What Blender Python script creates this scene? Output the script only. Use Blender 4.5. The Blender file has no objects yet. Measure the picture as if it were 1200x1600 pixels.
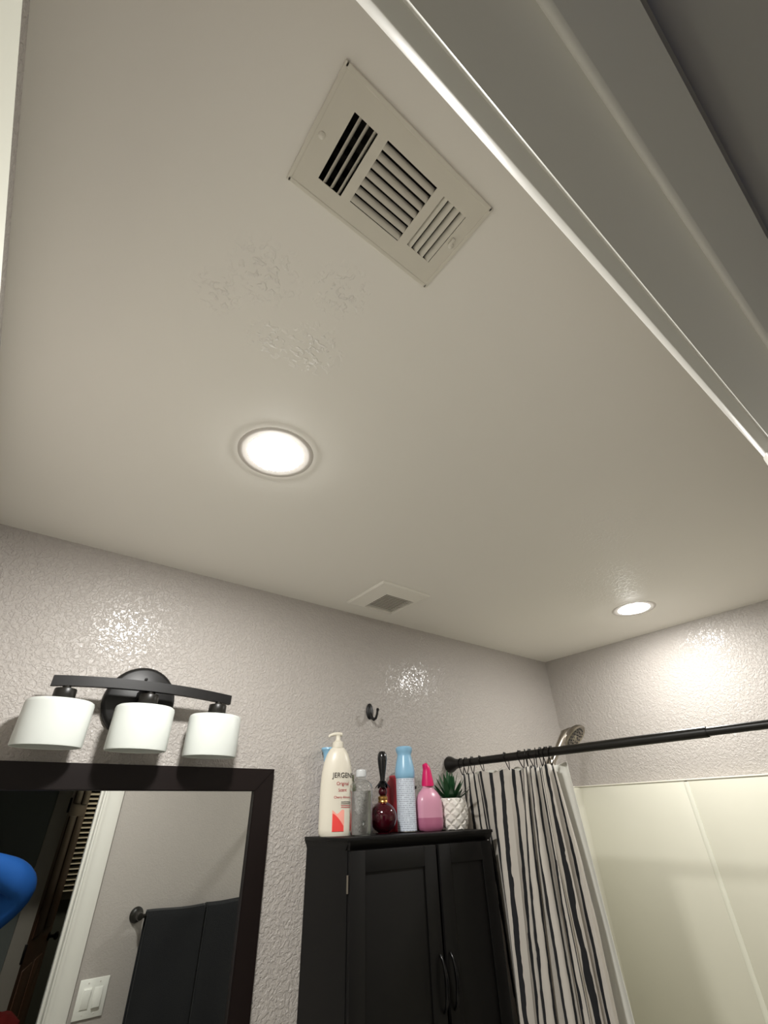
import bpy, bmesh, math, random
from mathutils import Vector, Matrix
random.seed(7)
PI = math.pi
scn = bpy.context.scene
C = scn.collection

# ------------------------------------------------------------------ camera
CAM = Vector((0.0, 0.0, 1.69))
cd = bpy.data.cameras.new('camera')
cam = bpy.data.objects.new('camera', cd)
C.objects.link(cam)
cd.sensor_fit = 'VERTICAL'
cd.sensor_height = 24.0
cd.sensor_width = 18.0
cd.lens = 698.93 / 1600.0 * 24.0
cd.clip_start = 0.004
CR = Matrix(((0.78932, -0.32781, -0.51914), (-0.61350, -0.45467, -0.64568), (-0.02437, 0.82814, -0.55999)))
cam.matrix_world = Matrix.Translation(CAM) @ CR.to_4x4()
scn.camera = cam

# ------------------------------------------------------------------ world, exposure
w = bpy.data.worlds.new('world')
scn.world = w
w.use_nodes = True
w.node_tree.nodes['Background'].inputs[0].default_value = (0.9, 0.95, 1.0, 1)
w.node_tree.nodes['Background'].inputs[1].default_value = 0.01
vs = scn.view_settings
vs.view_transform = 'Standard'
vs.look = 'None'
vs.gamma = 1.0
vs.use_curve_mapping = False
vs.exposure = 0.06
LAMP = 505.0          # radiance of the recessed lamp by the vent
LAMP_TUB = 285.0      # the lamp over the tub is weaker
LAMP_COL = (1.0, 0.985, 0.952)
FILL_LAMP = 62.0      # strength of the unseen lamp added to light the far blind


# ------------------------------------------------------------------ materials
def lin(h):
    out = []
    for i in (0, 2, 4):
        c = int(h[i:i + 2], 16) / 255.0
        out.append(c / 12.92 if c <= 0.04045 else ((c + 0.055) / 1.055) ** 2.4)
    return (*out, 1.0)


def mat(name, col, rough=0.5, metal=0.0, spec=0.5, bump=None, var=None, trans=0.0, ior=1.45, coat=0.0, subs=0.0, sheen=0.0):
    m = bpy.data.materials.new(name)
    m.use_nodes = True
    nt = m.node_tree
    b = nt.nodes['Principled BSDF']
    c = lin(col) if isinstance(col, str) else (*col, 1.0)
    b.inputs['Base Color'].default_value = c
    b.inputs['Roughness'].default_value = rough
    b.inputs['Metallic'].default_value = metal
    b.inputs['Specular IOR Level'].default_value = spec
    b.inputs['IOR'].default_value = ior
    b.inputs['Transmission Weight'].default_value = trans
    b.inputs['Coat Weight'].default_value = coat
    if subs:
        b.inputs['Subsurface Weight'].default_value = subs
        b.inputs['Subsurface Radius'].default_value = (0.01, 0.01, 0.01)
    if sheen:
        b.inputs['Sheen Weight'].default_value = sheen
    tc = nt.nodes.new('ShaderNodeTexCoord')
    if var:
        n = nt.nodes.new('ShaderNodeTexNoise')
        n.inputs['Scale'].default_value = var[0]
        n.inputs['Detail'].default_value = 4
        nt.links.new(tc.outputs['Object'], n.inputs['Vector'])
        mx = nt.nodes.new('ShaderNodeMix')
        mx.data_type = 'RGBA'
        mx.inputs[6].default_value = tuple(x * (1 - var[1]) for x in c[:3]) + (1,)
        mx.inputs[7].default_value = tuple(min(1, x * (1 + var[1])) for x in c[:3]) + (1,)
        nt.links.new(n.outputs['Fac'], mx.inputs[0])
        nt.links.new(mx.outputs[2], b.inputs['Base Color'])
    if bump:
        n = nt.nodes.new('ShaderNodeTexNoise')
        n.inputs['Scale'].default_value = bump[0]
        n.inputs['Detail'].default_value = bump[3] if len(bump) > 3 else 2
        nt.links.new(tc.outputs['Object'], n.inputs['Vector'])
        bp = nt.nodes.new('ShaderNodeBump')
        bp.inputs['Strength'].default_value = bump[1]
        bp.inputs['Distance'].default_value = bump[2]
        nt.links.new(n.outputs['Fac'], bp.inputs['Height'])
        nt.links.new(bp.outputs['Normal'], b.inputs['Normal'])
    return m


def emit(name, col, strength):
    m = bpy.data.materials.new(name)
    m.use_nodes = True
    nt = m.node_tree
    nt.nodes.remove(nt.nodes['Principled BSDF'])
    e = nt.nodes.new('ShaderNodeEmission')
    e.inputs[0].default_value = (*col, 1)
    e.inputs[1].default_value = strength
    nt.links.new(e.outputs[0], nt.nodes['Material Output'].inputs[0])
    return m


def N(nt, t, **kw):
    n = nt.nodes.new(t)
    for k, v in kw.items():
        if k.startswith('i_'):
            key = k[2:]
            n.inputs[int(key) if key.isdigit() else key].default_value = v
        else:
            setattr(n, k, v)
    return n


def textured_wall(name, col, rough, strength, film=0.0):
    """semi-gloss paint over orange-peel / knock-down plaster"""
    m = mat(name, col, rough, var=(3.0, 0.03))
    nt = m.node_tree
    b = nt.nodes['Principled BSDF']
    tc = [n for n in nt.nodes if n.type == 'TEX_COORD'][0]
    n1 = N(nt, 'ShaderNodeTexNoise', i_Scale=105.0, i_Detail=3.0, i_Roughness=0.5, i_Distortion=0.6)
    n2 = N(nt, 'ShaderNodeTexNoise', i_Scale=34.0, i_Detail=2.0)
    for n in (n1, n2):
        nt.links.new(tc.outputs['Object'], n.inputs['Vector'])
    r = N(nt, 'ShaderNodeMapRange')
    r.inputs[1].default_value = 0.40
    r.inputs[2].default_value = 0.62
    r.interpolation_type = 'SMOOTHSTEP'
    nt.links.new(n1.outputs['Fac'], r.inputs[0])
    ma = N(nt, 'ShaderNodeMath', operation='MULTIPLY_ADD')
    ma.inputs[1].default_value = 0.35
    nt.links.new(n2.outputs['Fac'], ma.inputs[0])
    nt.links.new(r.outputs[0], ma.inputs[2])
    bp = N(nt, 'ShaderNodeBump', i_Strength=strength, i_Distance=0.0022)
    nt.links.new(ma.outputs[0], bp.inputs['Height'])
    nt.links.new(bp.outputs['Normal'], b.inputs['Normal'])
    if film:
        bc = N(nt, 'ShaderNodeBump', i_Strength=1.0, i_Distance=0.0042)
        nt.links.new(ma.outputs[0], bc.inputs['Height'])
        nt.links.new(bc.outputs['Normal'], b.inputs['Coat Normal'])
        b.inputs['Coat Weight'].default_value = film
        b.inputs['Coat Roughness'].default_value = 0.16
    return m


def ceiling_mat():
    m = mat('ceiling_paint', 'ece9e2', 0.55, var=(1.6, 0.02))
    nt = m.node_tree
    b = nt.nodes['Principled BSDF']
    tc = [n for n in nt.nodes if n.type == 'TEX_COORD'][0]
    n1 = N(nt, 'ShaderNodeTexNoise', i_Scale=80.0, i_Detail=4.0, i_Distortion=0.5)
    nt.links.new(tc.outputs['Object'], n1.inputs['Vector'])
    # knock-down patches where the ceiling was mended: distance to a few points
    acc = None
    for (x, y, r0) in ((0.10, 0.42, 0.07), (0.22, 0.37, 0.06), (0.24, 0.50, 0.07), (0.05, 0.50, 0.05), (0.16, 0.53, 0.05), (1.75, 0.75, 0.30), (1.35, 0.5, 0.22)):
        d = N(nt, 'ShaderNodeVectorMath', operation='DISTANCE')
        d.inputs[1].default_value = (x, y, 2.44)
        nt.links.new(tc.outputs['Object'], d.inputs[0])
        mr = N(nt, 'ShaderNodeMapRange')
        mr.inputs[1].default_value = r0
        mr.inputs[2].default_value = r0 * 0.3
        mr.inputs[4].default_value = 1.0 if x < 1 else 0.35
        nt.links.new(d.outputs['Value'], mr.inputs[0])
        if acc is None:
            acc = mr.outputs[0]
        else:
            a = N(nt, 'ShaderNodeMath', operation='MAXIMUM')
            nt.links.new(acc, a.inputs[0])
            nt.links.new(mr.outputs[0], a.inputs[1])
            acc = a.outputs[0]
    r = N(nt, 'ShaderNodeMapRange')
    r.interpolation_type = 'SMOOTHSTEP'
    r.inputs[1].default_value = 0.50
    r.inputs[2].default_value = 0.64
    nt.links.new(n1.outputs['Fac'], r.inputs[0])
    mu = N(nt, 'ShaderNodeMath', operation='MULTIPLY')
    nt.links.new(r.outputs[0], mu.inputs[0])
    nt.links.new(acc, mu.inputs[1])
    n2 = N(nt, 'ShaderNodeTexNoise', i_Scale=140.0, i_Detail=2.0)
    nt.links.new(tc.outputs['Object'], n2.inputs['Vector'])
    ad = N(nt, 'ShaderNodeMath', operation='MULTIPLY_ADD')
    ad.inputs[1].default_value = 0.06
    nt.links.new(n2.outputs['Fac'], ad.inputs[0])
    nt.links.new(mu.outputs[0], ad.inputs[2])
    bp = N(nt, 'ShaderNodeBump', i_Strength=0.8, i_Distance=0.002)
    nt.links.new(ad.outputs[0], bp.inputs['Height'])
    nt.links.new(bp.outputs['Normal'], b.inputs['Normal'])
    return m


def curtain_mat():
    """cream cloth with hand-drawn black stripes along the drop; UV u is metres of cloth"""
    m = mat('striped_cloth', 'c6c0b7', 0.85, sheen=0.1)
    nt = m.node_tree
    b = nt.nodes['Principled BSDF']
    uv = N(nt, 'ShaderNodeUVMap')
    sp = N(nt, 'ShaderNodeSeparateXYZ')
    nt.links.new(uv.outputs[0], sp.inputs[0])
    mp = N(nt, 'ShaderNodeMapping')
    mp.inputs['Scale'].default_value = (30, 9, 1)
    nt.links.new(uv.outputs[0], mp.inputs[0])
    nz = N(nt, 'ShaderNodeTexNoise', i_Scale=1.0, i_Detail=3.0)
    nt.links.new(mp.outputs[0], nz.inputs['Vector'])
    wob = N(nt, 'ShaderNodeMath', operation='MULTIPLY_ADD')
    wob.inputs[1].default_value = 0.016
    nt.links.new(nz.outputs['Fac'], wob.inputs[0])
    nt.links.new(sp.outputs[0], wob.inputs[2])
    dv = N(nt, 'ShaderNodeMath', operation='DIVIDE')
    dv.inputs[1].default_value = 0.052
    nt.links.new(wob.outputs[0], dv.inputs[0])
    fr = N(nt, 'ShaderNodeMath', operation='FRACT')
    nt.links.new(dv.outputs[0], fr.inputs[0])
    # stripe half width wanders along the drop
    mp2 = N(nt, 'ShaderNodeMapping')
    mp2.inputs['Scale'].default_value = (60, 14, 1)
    nt.links.new(uv.outputs[0], mp2.inputs[0])
    nz2 = N(nt, 'ShaderNodeTexNoise', i_Scale=1.0, i_Detail=2.0)
    nt.links.new(mp2.outputs[0], nz2.inputs['Vector'])
    wd = N(nt, 'ShaderNodeMapRange')
    wd.inputs[1].default_value = 0.3
    wd.inputs[2].default_value = 0.7
    wd.inputs[3].default_value = 0.12
    wd.inputs[4].default_value = 0.21
    nt.links.new(nz2.outputs['Fac'], wd.inputs[0])
    sb = N(nt, 'ShaderNodeMath', operation='SUBTRACT')
    sb.inputs[1].default_value = 0.5
    nt.links.new(fr.outputs[0], sb.inputs[0])
    ab = N(nt, 'ShaderNodeMath', operation='ABSOLUTE')
    nt.links.new(sb.outputs[0], ab.inputs[0])
    lt = N(nt, 'ShaderNodeMath', operation='LESS_THAN')
    nt.links.new(ab.outputs[0], lt.inputs[0])
    nt.links.new(wd.outputs[0], lt.inputs[1])
    mx = N(nt, 'ShaderNodeMix', data_type='RGBA')
    mx.inputs[6].default_value = lin('c6c0b7')
    mx.inputs[7].default_value = lin('1b1c20')
    nt.links.new(lt.outputs[0], mx.inputs[0])
    nt.links.new(mx.outputs[2], b.inputs['Base Color'])
    return m


def print_mat(name, base, ink):
    """fine print too small to read: rows of short dark dashes over a light label (UV in label widths/heights)"""
    m = mat(name, base, 0.4)
    nt = m.node_tree
    b = nt.nodes['Principled BSDF']
    uv = N(nt, 'ShaderNodeUVMap')
    sp = N(nt, 'ShaderNodeSeparateXYZ')
    nt.links.new(uv.outputs[0], sp.inputs[0])
    row = N(nt, 'ShaderNodeMath', operation='MULTIPLY')
    row.inputs[1].default_value = 26
    nt.links.new(sp.outputs[1], row.inputs[0])
    fr = N(nt, 'ShaderNodeMath', operation='FRACT')
    nt.links.new(row.outputs[0], fr.inputs[0])
    gt = N(nt, 'ShaderNodeMath', operation='LESS_THAN')
    gt.inputs[1].default_value = 0.55
    nt.links.new(fr.outputs[0], gt.inputs[0])
    fl = N(nt, 'ShaderNodeMath', operation='FLOOR')
    nt.links.new(row.outputs[0], fl.inputs[0])
    cx = N(nt, 'ShaderNodeCombineXYZ')
    ux = N(nt, 'ShaderNodeMath', operation='MULTIPLY')
    ux.inputs[1].default_value = 60
    nt.links.new(sp.outputs[0], ux.inputs[0])
    nt.links.new(ux.outputs[0], cx.inputs[0])
    nt.links.new(fl.outputs[0], cx.inputs[1])
    nz = N(nt, 'ShaderNodeTexNoise', i_Scale=1.0, i_Detail=0.0)
    nt.links.new(cx.outputs[0], nz.inputs['Vector'])
    g2 = N(nt, 'ShaderNodeMath', operation='GREATER_THAN')
    g2.inputs[1].default_value = 0.5
    nt.links.new(nz.outputs['Fac'], g2.inputs[0])
    mu = N(nt, 'ShaderNodeMath', operation='MULTIPLY')
    nt.links.new(gt.outputs[0], mu.inputs[0])
    nt.links.new(g2.outputs[0], mu.inputs[1])
    m2 = N(nt, 'ShaderNodeMath', operation='MULTIPLY')
    m2.inputs[1].default_value = 0.75
    nt.links.new(mu.outputs[0], m2.inputs[0])
    mx = N(nt, 'ShaderNodeMix', data_type='RGBA')
    mx.inputs[6].default_value = lin(base)
    mx.inputs[7].default_value = lin(ink)
    nt.links.new(m2.outputs[0], mx.inputs[0])
    nt.links.new(mx.outputs[2], b.inputs['Base Color'])
    return m


def thin_clear(name, tint):
    """thin clear plastic: lets light straight through, mirrors more towards the rim"""
    m = bpy.data.materials.new(name)
    m.use_nodes = True
    nt = m.node_tree
    nt.nodes.remove(nt.nodes['Principled BSDF'])
    t = N(nt, 'ShaderNodeBsdfTransparent')
    t.inputs[0].default_value = (*tint, 1)
    g = N(nt, 'ShaderNodeBsdfGlossy')
    g.inputs['Roughness'].default_value = 0.06
    lw = N(nt, 'ShaderNodeLayerWeight')
    lw.inputs[0].default_value = 0.22
    mx = N(nt, 'ShaderNodeMixShader')
    nt.links.new(lw.outputs['Facing'], mx.inputs[0])
    nt.links.new(t.outputs[0], mx.inputs[1])
    nt.links.new(g.outputs[0], mx.inputs[2])
    nt.links.new(mx.outputs[0], nt.nodes['Material Output'].inputs[0])
    return m


M = dict(
    wall=textured_wall('wall_paint', 'aea8a2', 0.45, 0.62, 0.7),
    ceiling=ceiling_mat(),
    trim=mat('trim_white', 'd0cec8', 0.32, bump=(40, 0.05, 0.001)),
    doorwhite=mat('door_white', 'dcdccf', 0.4, bump=(18, 0.15, 0.002, 5)),
    floor=mat('floor_vinyl', 'b6ada1', 0.4, var=(6, 0.1)),
    hallwall=mat('hall_paint', '6f746f', 0.7, bump=(90, 0.2, 0.001)),
    hallfloor=mat('hall_carpet', '6d655a', 0.95, bump=(300, 0.4, 0.003)),
    vent=mat('vent_enamel', 'd8d4c8', 0.45, bump=(60, 0.1, 0.001), var=(14, 0.05)),
    duct=mat('duct_dark', '15130f', 0.8),
    lens=emit('lamp_lens', LAMP_COL, LAMP),
    lens_tub=emit('lamp_lens_tub', LAMP_COL, LAMP_TUB),
    wall_front=textured_wall('wall_paint_smooth', 'a9a39e', 0.35, 0.22),
    lamptrim=mat('lamp_trim', 'cdc8c2', 0.6),
    fan=mat('fan_plastic', 'e4e1d8', 0.45),
    fandark=mat('fan_inside', '8a857a', 0.7),
    bronze=mat('dark_bronze', '15130f', 0.38, metal=0.0, spec=0.5, bump=(200, 0.05, 0.0005)),
    blackmetal=mat('black_metal', '131212', 0.42, spec=0.5),
    glassshade=mat('opal_glass', 'c8ccc7', 0.35, subs=0.3),
    mirror=mat('mirror_silver', (0.80, 0.82, 0.79), 0.0, metal=1.0),
    frame=mat('espresso_wood', '120a09', 0.42, spec=0.3, bump=(30, 0.08, 0.001), var=(8, 0.2)),
    cabinet=mat('black_lacquer', '090808', 0.5, spec=0.3, bump=(25, 0.05, 0.001), var=(7, 0.15)),
    surround=mat('cream_acrylic', 'd2d0c1', 0.3, coat=0.2),
    curtain=curtain_mat(),
    liner=mat('white_liner', 'e2e1d8', 0.5),
    nickel=mat('brushed_nickel', '9c958b', 0.28, metal=1.0),
    nozzle=mat('nozzle_grey', '4b4a48', 0.5),
    ring=mat('ring_wire', '1a1816', 0.35, metal=0.6),
    towel=mat('charcoal_terry', '0c0e12', 0.95, sheen=0.1, bump=(420, 0.6, 0.003)),
    plate=mat('switch_white', 'e4e4de', 0.35),
    lotion=mat('lotion_cream', 'cfc9ba', 0.35),
    label_red=mat('label_red', 'd9433f', 0.4),
    label_pink=mat('label_blush', 'e59a8c', 0.4),
    ink=mat('ink_dark', '3a3531', 0.5),
    inkred=mat('ink_red', 'a2343a', 0.5),
    clear=thin_clear('clear_plastic', (0.96, 0.98, 0.98)),
    water=mat('clear_liquid', (0.96, 0.98, 0.98), 0.03, trans=1.0, ior=1.25),
    rib=mat('rib_cream', 'e2e2d4', 0.3),
    capclear=mat('frosted_cap', 'e8ebec', 0.25, trans=0.5),
    ruby=mat('ruby_glass', '36040f', 0.06, coat=0.1),
    gold=mat('gold_collar', 'c79a5b', 0.3, metal=1.0),
    blackgloss=mat('black_gloss', '0b0b0d', 0.2, coat=0.3),
    bluecap=mat('blue_plastic', '86b3cf', 0.3),
    canlabel=print_mat('can_print', 'cdd5df', '48506a'),
    lavender=mat('lavender_plastic', 'aeb5cf', 0.4),
    redglass=mat('red_plastic', '9c2f38', 0.3),
    jar=mat('dark_red_jar', '6c1018', 0.3),
    pink=mat('pink_translucent', 'c98fa5', 0.3),
    pinkliq=mat('pink_liquid', 'a8637f', 0.3),
    hotpink=mat('hot_pink', 'd01a60', 0.35),
    olive=mat('olive_plastic', '77805a', 0.4),
    ceramic=mat('white_ceramic', 'e9e5de', 0.25, coat=0.3),
    leaf=mat('succulent_leaf', '1f4a2a', 0.4, var=(60, 0.35)),
    soil=mat('soil', '2a2119', 0.95),
    browndoor=mat('brown_door', '6b4c3a', 0.35, bump=(25, 0.1, 0.001), var=(5, 0.2)),
    greyframe=mat('taupe_frame', 'a39c90', 0.5),
    hinge=mat('hinge_dark', '15110d', 0.4, metal=0.5),
    slat=mat('blind_slat', 'd8d3c4', 0.45),
    night=mat('window_night', '0a0c10', 0.1),
    skin=mat('skin', 'b98a6e', 0.5),
    shirt=mat('blue_cloth', '1254a4', 0.8, bump=(500, 0.15, 0.001)),
    trousers=mat('dark_trousers', '23262c', 0.9),
    hair=mat('dark_hair', '221813', 0.6),
    phone=mat('phone_black', '0c0c0e', 0.2),
    screen=mat('phone_glass', '0a0a0a', 0.05),
    shoe=mat('shoe_rubber', '2a2a2c', 0.7),
    redcloth=mat('red_cloth', '7d1f1c', 0.9),
    palecloth=mat('pale_cloth', 'b8a590', 0.9),
    darkwood=mat('dark_wood', '2a1d15', 0.5),
    tub=mat('tub_white', 'e6e3d6', 0.2),
)


# ------------------------------------------------------------------ mesh helpers
class MB:
    def __init__(self):
        self.bm = bmesh.new()
        self.uvs = {}

    def box(self, x0, x1, y0, y1, z0, z1, bev=0.0, seg=2):
        b = bmesh.new()
        vs_ = [b.verts.new((x, y, z)) for x in (x0, x1) for y in (y0, y1) for z in (z0, z1)]
        for f in ((0, 1, 3, 2), (4, 6, 7, 5), (0, 4, 5, 1), (2, 3, 7, 6), (0, 2, 6, 4), (1, 5, 7, 3)):
            b.faces.new([vs_[i] for i in f])
        if bev:
            bmesh.ops.bevel(b, geom=list(b.edges), offset=bev, segments=seg, affect='EDGES', profile=0.5)
        self._merge(b)
        return self

    def _merge(self, b, mtx=None):
        if mtx is not None:
            bmesh.ops.transform(b, matrix=mtx, verts=b.verts)
        me = bpy.data.meshes.new('tmp')
        b.to_mesh(me)
        b.free()
        self.bm.from_mesh(me)
        bpy.data.meshes.remove(me)

    def prism(self, pts, axis, a, b_):
        """closed 2-D outline extruded along an axis: axis x -> (y,z), y -> (x,z), z -> (x,y)"""
        def P(p, t):
            if axis == 'x':
                return (t, p[0], p[1])
            if axis == 'y':
                return (p[0], t, p[1])
            return (p[0], p[1], t)
        bm = self.bm
        v0 = [bm.verts.new(P(p, a)) for p in pts]
        v1 = [bm.verts.new(P(p, b_)) for p in pts]
        n = len(pts)
        for i in range(n):
            bm.faces.new((v0[i], v0[(i + 1) % n], v1[(i + 1) % n], v1[i]))
        bm.faces.new(v0[::-1])
        bm.faces.new(v1)
        return self

    def lathe(self, prof, c=(0, 0, 0), seg=32, sx=1.0, sy=1.0, axis=None, rotz=0.0, uv=False, cap=True):
        """profile of (r,z); optional elliptic scale and an axis to turn the z axis into"""
        b = bmesh.new()
        rings = []
        for r, z in prof:
            if r < 1e-6:
                rings.append([b.verts.new((0, 0, z))])
            else:
                rings.append([b.verts.new((r * sx * math.cos(2 * PI * i / seg), r * sy * math.sin(2 * PI * i / seg), z)) for i in range(seg)])
        for k in range(len(rings) - 1):
            A, B = rings[k], rings[k + 1]
            if len(A) == 1 and len(B) == 1:
                continue
            for i in range(seg):
                j = (i + 1) % seg
                if len(A) == 1:
                    b.faces.new((A[0], B[j], B[i]))
                elif len(B) == 1:
                    b.faces.new((A[i], A[j], B[0]))
                else:
                    b.faces.new((A[i], A[j], B[j], B[i]))
        if cap:
            for rg, fl in ((rings[0], True), (rings[-1], False)):
                if len(rg) > 1:
                    b.faces.new(rg[::-1] if fl else rg)
        mt = Matrix.Rotation(rotz, 4, 'Z')
        if axis is not None:
            mt = Vector((0, 0, 1)).rotation_difference(Vector(axis)).to_matrix().to_4x4() @ mt
        self._merge(b, Matrix.Translation(c) @ mt)
        return self

    def tube(self, pts, r, seg=10, closed=False):
        pts = [Vector(p) for p in pts]
        n = len(pts)
        rs = r if isinstance(r, (list, tuple)) else [r] * n
        bm = self.bm
        up = Vector((0, 0, 1))
        rings = []
        prev = None
        for i, p in enumerate(pts):
            if closed:
                t = (pts[(i + 1) % n] - pts[i - 1]).normalized()
            else:
                t = (pts[min(i + 1, n - 1)] - pts[max(i - 1, 0)]).normalized()
            if prev is None:
                ref = up if abs(t.dot(up)) < 0.9 else Vector((1, 0, 0))
                u = t.cross(ref).normalized()
            else:
                u = (prev - t * prev.dot(t)).normalized()
            prev = u
            v = t.cross(u)
            rings.append([bm.verts.new(p + (u * math.cos(2 * PI * k / seg) + v * math.sin(2 * PI * k / seg)) * rs[i]) for k in range(seg)])
        m = n if closed else n - 1
        for i in range(m):
            A, B = rings[i], rings[(i + 1) % n]
            for k in range(seg):
                bm.faces.new((A[k], A[(k + 1) % seg], B[(k + 1) % seg], B[k]))
        if not closed:
            bm.faces.new(rings[0][::-1])
            bm.faces.new(rings[-1])
        return self

    def grid(self, fn, nu, nv, thick=0.0):
        bm = self.bm
        uvl = bm.loops.layers.uv.verify()
        V = [[None] * (nv + 1) for _ in range(nu + 1)]
        U = {}
        for i in range(nu + 1):
            for j in range(nv + 1):
                p, uv = fn(i / nu, j / nv)
                V[i][j] = bm.verts.new(p)
                U[V[i][j]] = uv
        for i in range(nu):
            for j in range(nv):
                f = bm.faces.new((V[i][j], V[i + 1][j], V[i + 1][j + 1], V[i][j + 1]))
                for lp in f.loops:
                    lp[uvl].uv = U[lp.vert]
        return self

    def xform(self, mtx):
        bmesh.ops.transform(self.bm, matrix=mtx, verts=self.bm.verts)
        return self


ORG = {}


def obj(name, mb, m, parent=None, smooth=True, loc=None):
    """one mesh object; vertices come in room coordinates and are moved into the frame of the parent's root"""
    bm = mb.bm
    o_ = Vector(loc) if loc is not None else (ORG[parent.name] if parent else Vector((0, 0, 0)))
    if o_.length > 0:
        bmesh.ops.translate(bm, verts=bm.verts, vec=-o_)
    bmesh.ops.recalc_face_normals(bm, faces=bm.faces)
    me = bpy.data.meshes.new(name)
    bm.to_mesh(me)
    bm.free()
    me.materials.append(M[m] if isinstance(m, str) else m)
    if smooth:
        for p in me.polygons:
            p.use_smooth = True
        me.set_sharp_from_angle(angle=math.radians(38))
    o = bpy.data.objects.new(name, me)
    C.objects.link(o)
    if parent is not None:
        o.parent = parent
    else:
        o.location = o_
    ORG[o.name] = o_
    return o


def tag(o, label, cat, group=None, kind=None):
    o['label'] = label
    o['category'] = cat
    if group:
        o['group'] = group
    if kind:
        o['kind'] = kind
    return o


def thing(name, label, cat, loc, group=None):
    o = bpy.data.objects.new(name, None)
    o.empty_display_size = 0.05
    C.objects.link(o)
    o.location = loc
    ORG[o.name] = Vector(loc)
    return tag(o, label, cat, group)


def struct(name, mb, m, label=None, parent=None, smooth=True):
    o = obj(name, mb, m, parent, smooth)
    if parent is None:
        o['kind'] = 'structure'
        if label:
            o['label'] = label
    return o


def copy_part(o, parent, loc=None, name=None):
    c = o.copy()
    C.objects.link(c)
    c.parent = parent
    if loc is not None:
        c.location = loc
    ORG[c.name] = ORG[o.name]
    return c


def arc(cx, cy, r, a0, a1, n):
    return [(cx + r * math.cos(a0 + (a1 - a0) * i / n), cy + r * math.sin(a0 + (a1 - a0) * i / n)) for i in range(n + 1)]


# ------------------------------------------------------------------ room shell
LX, RX, FY, BY, CZ = -0.236, 2.51, 0.021, 1.588, 2.44
HY = -0.09                    # hall face of the front wall
JL, JR, HZ = -0.142, 0.555, 2.00   # door opening: left jamb, right jamb, head


def quads(mb, faces):
    for f in faces:
        mb.bm.faces.new([mb.bm.verts.new(p) for p in f])
    return mb


struct('floor', MB().box(LX - 0.1, RX + 0.1, HY, BY + 0.1, -0.1, 0.0), 'floor', 'pale vinyl bathroom floor')
# ceiling slab with an opening for the air duct
vx0, vx1, vy0, vy1 = 0.09, 0.312, 0.148, 0.257
mb = MB()
mb.box(LX - 0.1, vx0, FY - 0.05, BY + 0.1, CZ, CZ + 0.12)
mb.box(vx1, RX + 0.1, FY - 0.05, BY + 0.1, CZ, CZ + 0.12)
mb.box(vx0, vx1, FY - 0.05, vy0, CZ, CZ + 0.12)
mb.box(vx0, vx1, vy1, BY + 0.1, CZ, CZ + 0.12)
struct('ceiling', mb, 'ceiling', 'beige painted bathroom ceiling with mended patches', smooth=False)
struct('wall_back', MB().box(LX - 0.1, RX + 0.1, BY, BY + 0.1, 0, CZ), 'wall', 'textured taupe wall behind the mirror and cabinet')
struct('wall_right', MB().box(RX, RX + 0.1, HY, BY, 0, CZ), 'wall', 'textured taupe wall above the tub surround')
struct('wall_left', MB().box(LX - 0.1, LX, HY, BY, 0, CZ), 'wall', 'taupe wall behind the open white door')
mb = MB()
mb.box(LX, JL - 0.018, HY, FY, 0, CZ)
mb.box(JR + 0.018, RX, HY, FY, 0, CZ)
mb.box(JL - 0.018, JR + 0.018, HY, FY, HZ + 0.018, CZ)
struct('wall_front', mb, 'wall_front', 'taupe wall with the doorway and towel bar')

# door frame: jambs, stops, casings (all one door frame, pieces as parts)
jb = MB().prism([(HY, HZ + 0.02), (HY, HZ + 0.0015), (HY + 0.0015, HZ), (FY - 0.0022, HZ), (FY, HZ + 0.0042), (FY, HZ + 0.02)], 'x', JL - 0.018, JR + 0.018)
dfr = struct('trim_1', jb, 'trim', 'white head jamb over the doorway')
st = MB().prism([(-0.047, HZ + 0.001), (-0.047, HZ - 0.010), (-0.045, HZ - 0.012), (-0.021, HZ - 0.012)] + arc(-0.021, HZ - 0.008, 0.004, -PI / 2, 0, 5) + [(-0.017, HZ + 0.001)], 'x', JL, JR)
struct('door_stop', st, 'trim', parent=dfr)
for s, jx in ((-1, JL), (1, JR)):
    struct('side_jamb', MB().box(min(jx, jx + s * 0.018), max(jx, jx + s * 0.018), HY, FY, 0, HZ, 0.0015), 'trim', parent=dfr)
    x0, x1 = (jx, jx - s * 0.012)
    struct('door_stop', MB().box(min(x0, x1), max(x0, x1), -0.047, -0.017, 0, HZ - 0.012, 0.002), 'trim', parent=dfr)


def casing_profile(y0, d):
    """section of a colonial casing: (offset out of the wall, distance from the opening edge)"""
    p = [(0.0, 0.0)]
    p += [(0.0086, 0.0), (0.0095, 0.0006), (0.0138, 0.0076), (0.0145, 0.0095)]
    p += [(0.0145, 0.013), (0.0125, 0.016), (0.0125, 0.030), (0.0150, 0.040), (0.0175, 0.055), (0.0175, 0.078), (0.0155, 0.084), (0.0, 0.084)]
    return [(y0 + d * a, b) for a, b in p]


def casing(y0, d, nm, label):
    rv = 0.007
    pr = casing_profile(y0, d)
    head = MB().prism([(a, HZ + rv + b) for a, b in pr], 'x', max(JL - rv - 0.084, LX + 0.001), JR + rv + 0.084)
    o = struct(nm, head, 'trim', label)
    struct('casing_leg', MB().prism([(JR + rv + b, a) for a, b in pr], 'z', 0, HZ + rv), 'trim', parent=o)
    lim = LX + 0.001
    struct('casing_leg', MB().prism([(max(JL - rv - b, lim + b * 1e-4), a) for a, b in pr], 'z', 0, HZ + rv), 'trim', parent=o)
    return o


casing(FY, 1, 'trim_2', 'white moulded casing around the doorway, room side')
casing(HY, -1, 'trim_3', 'white moulded casing around the doorway, hall side')

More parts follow.
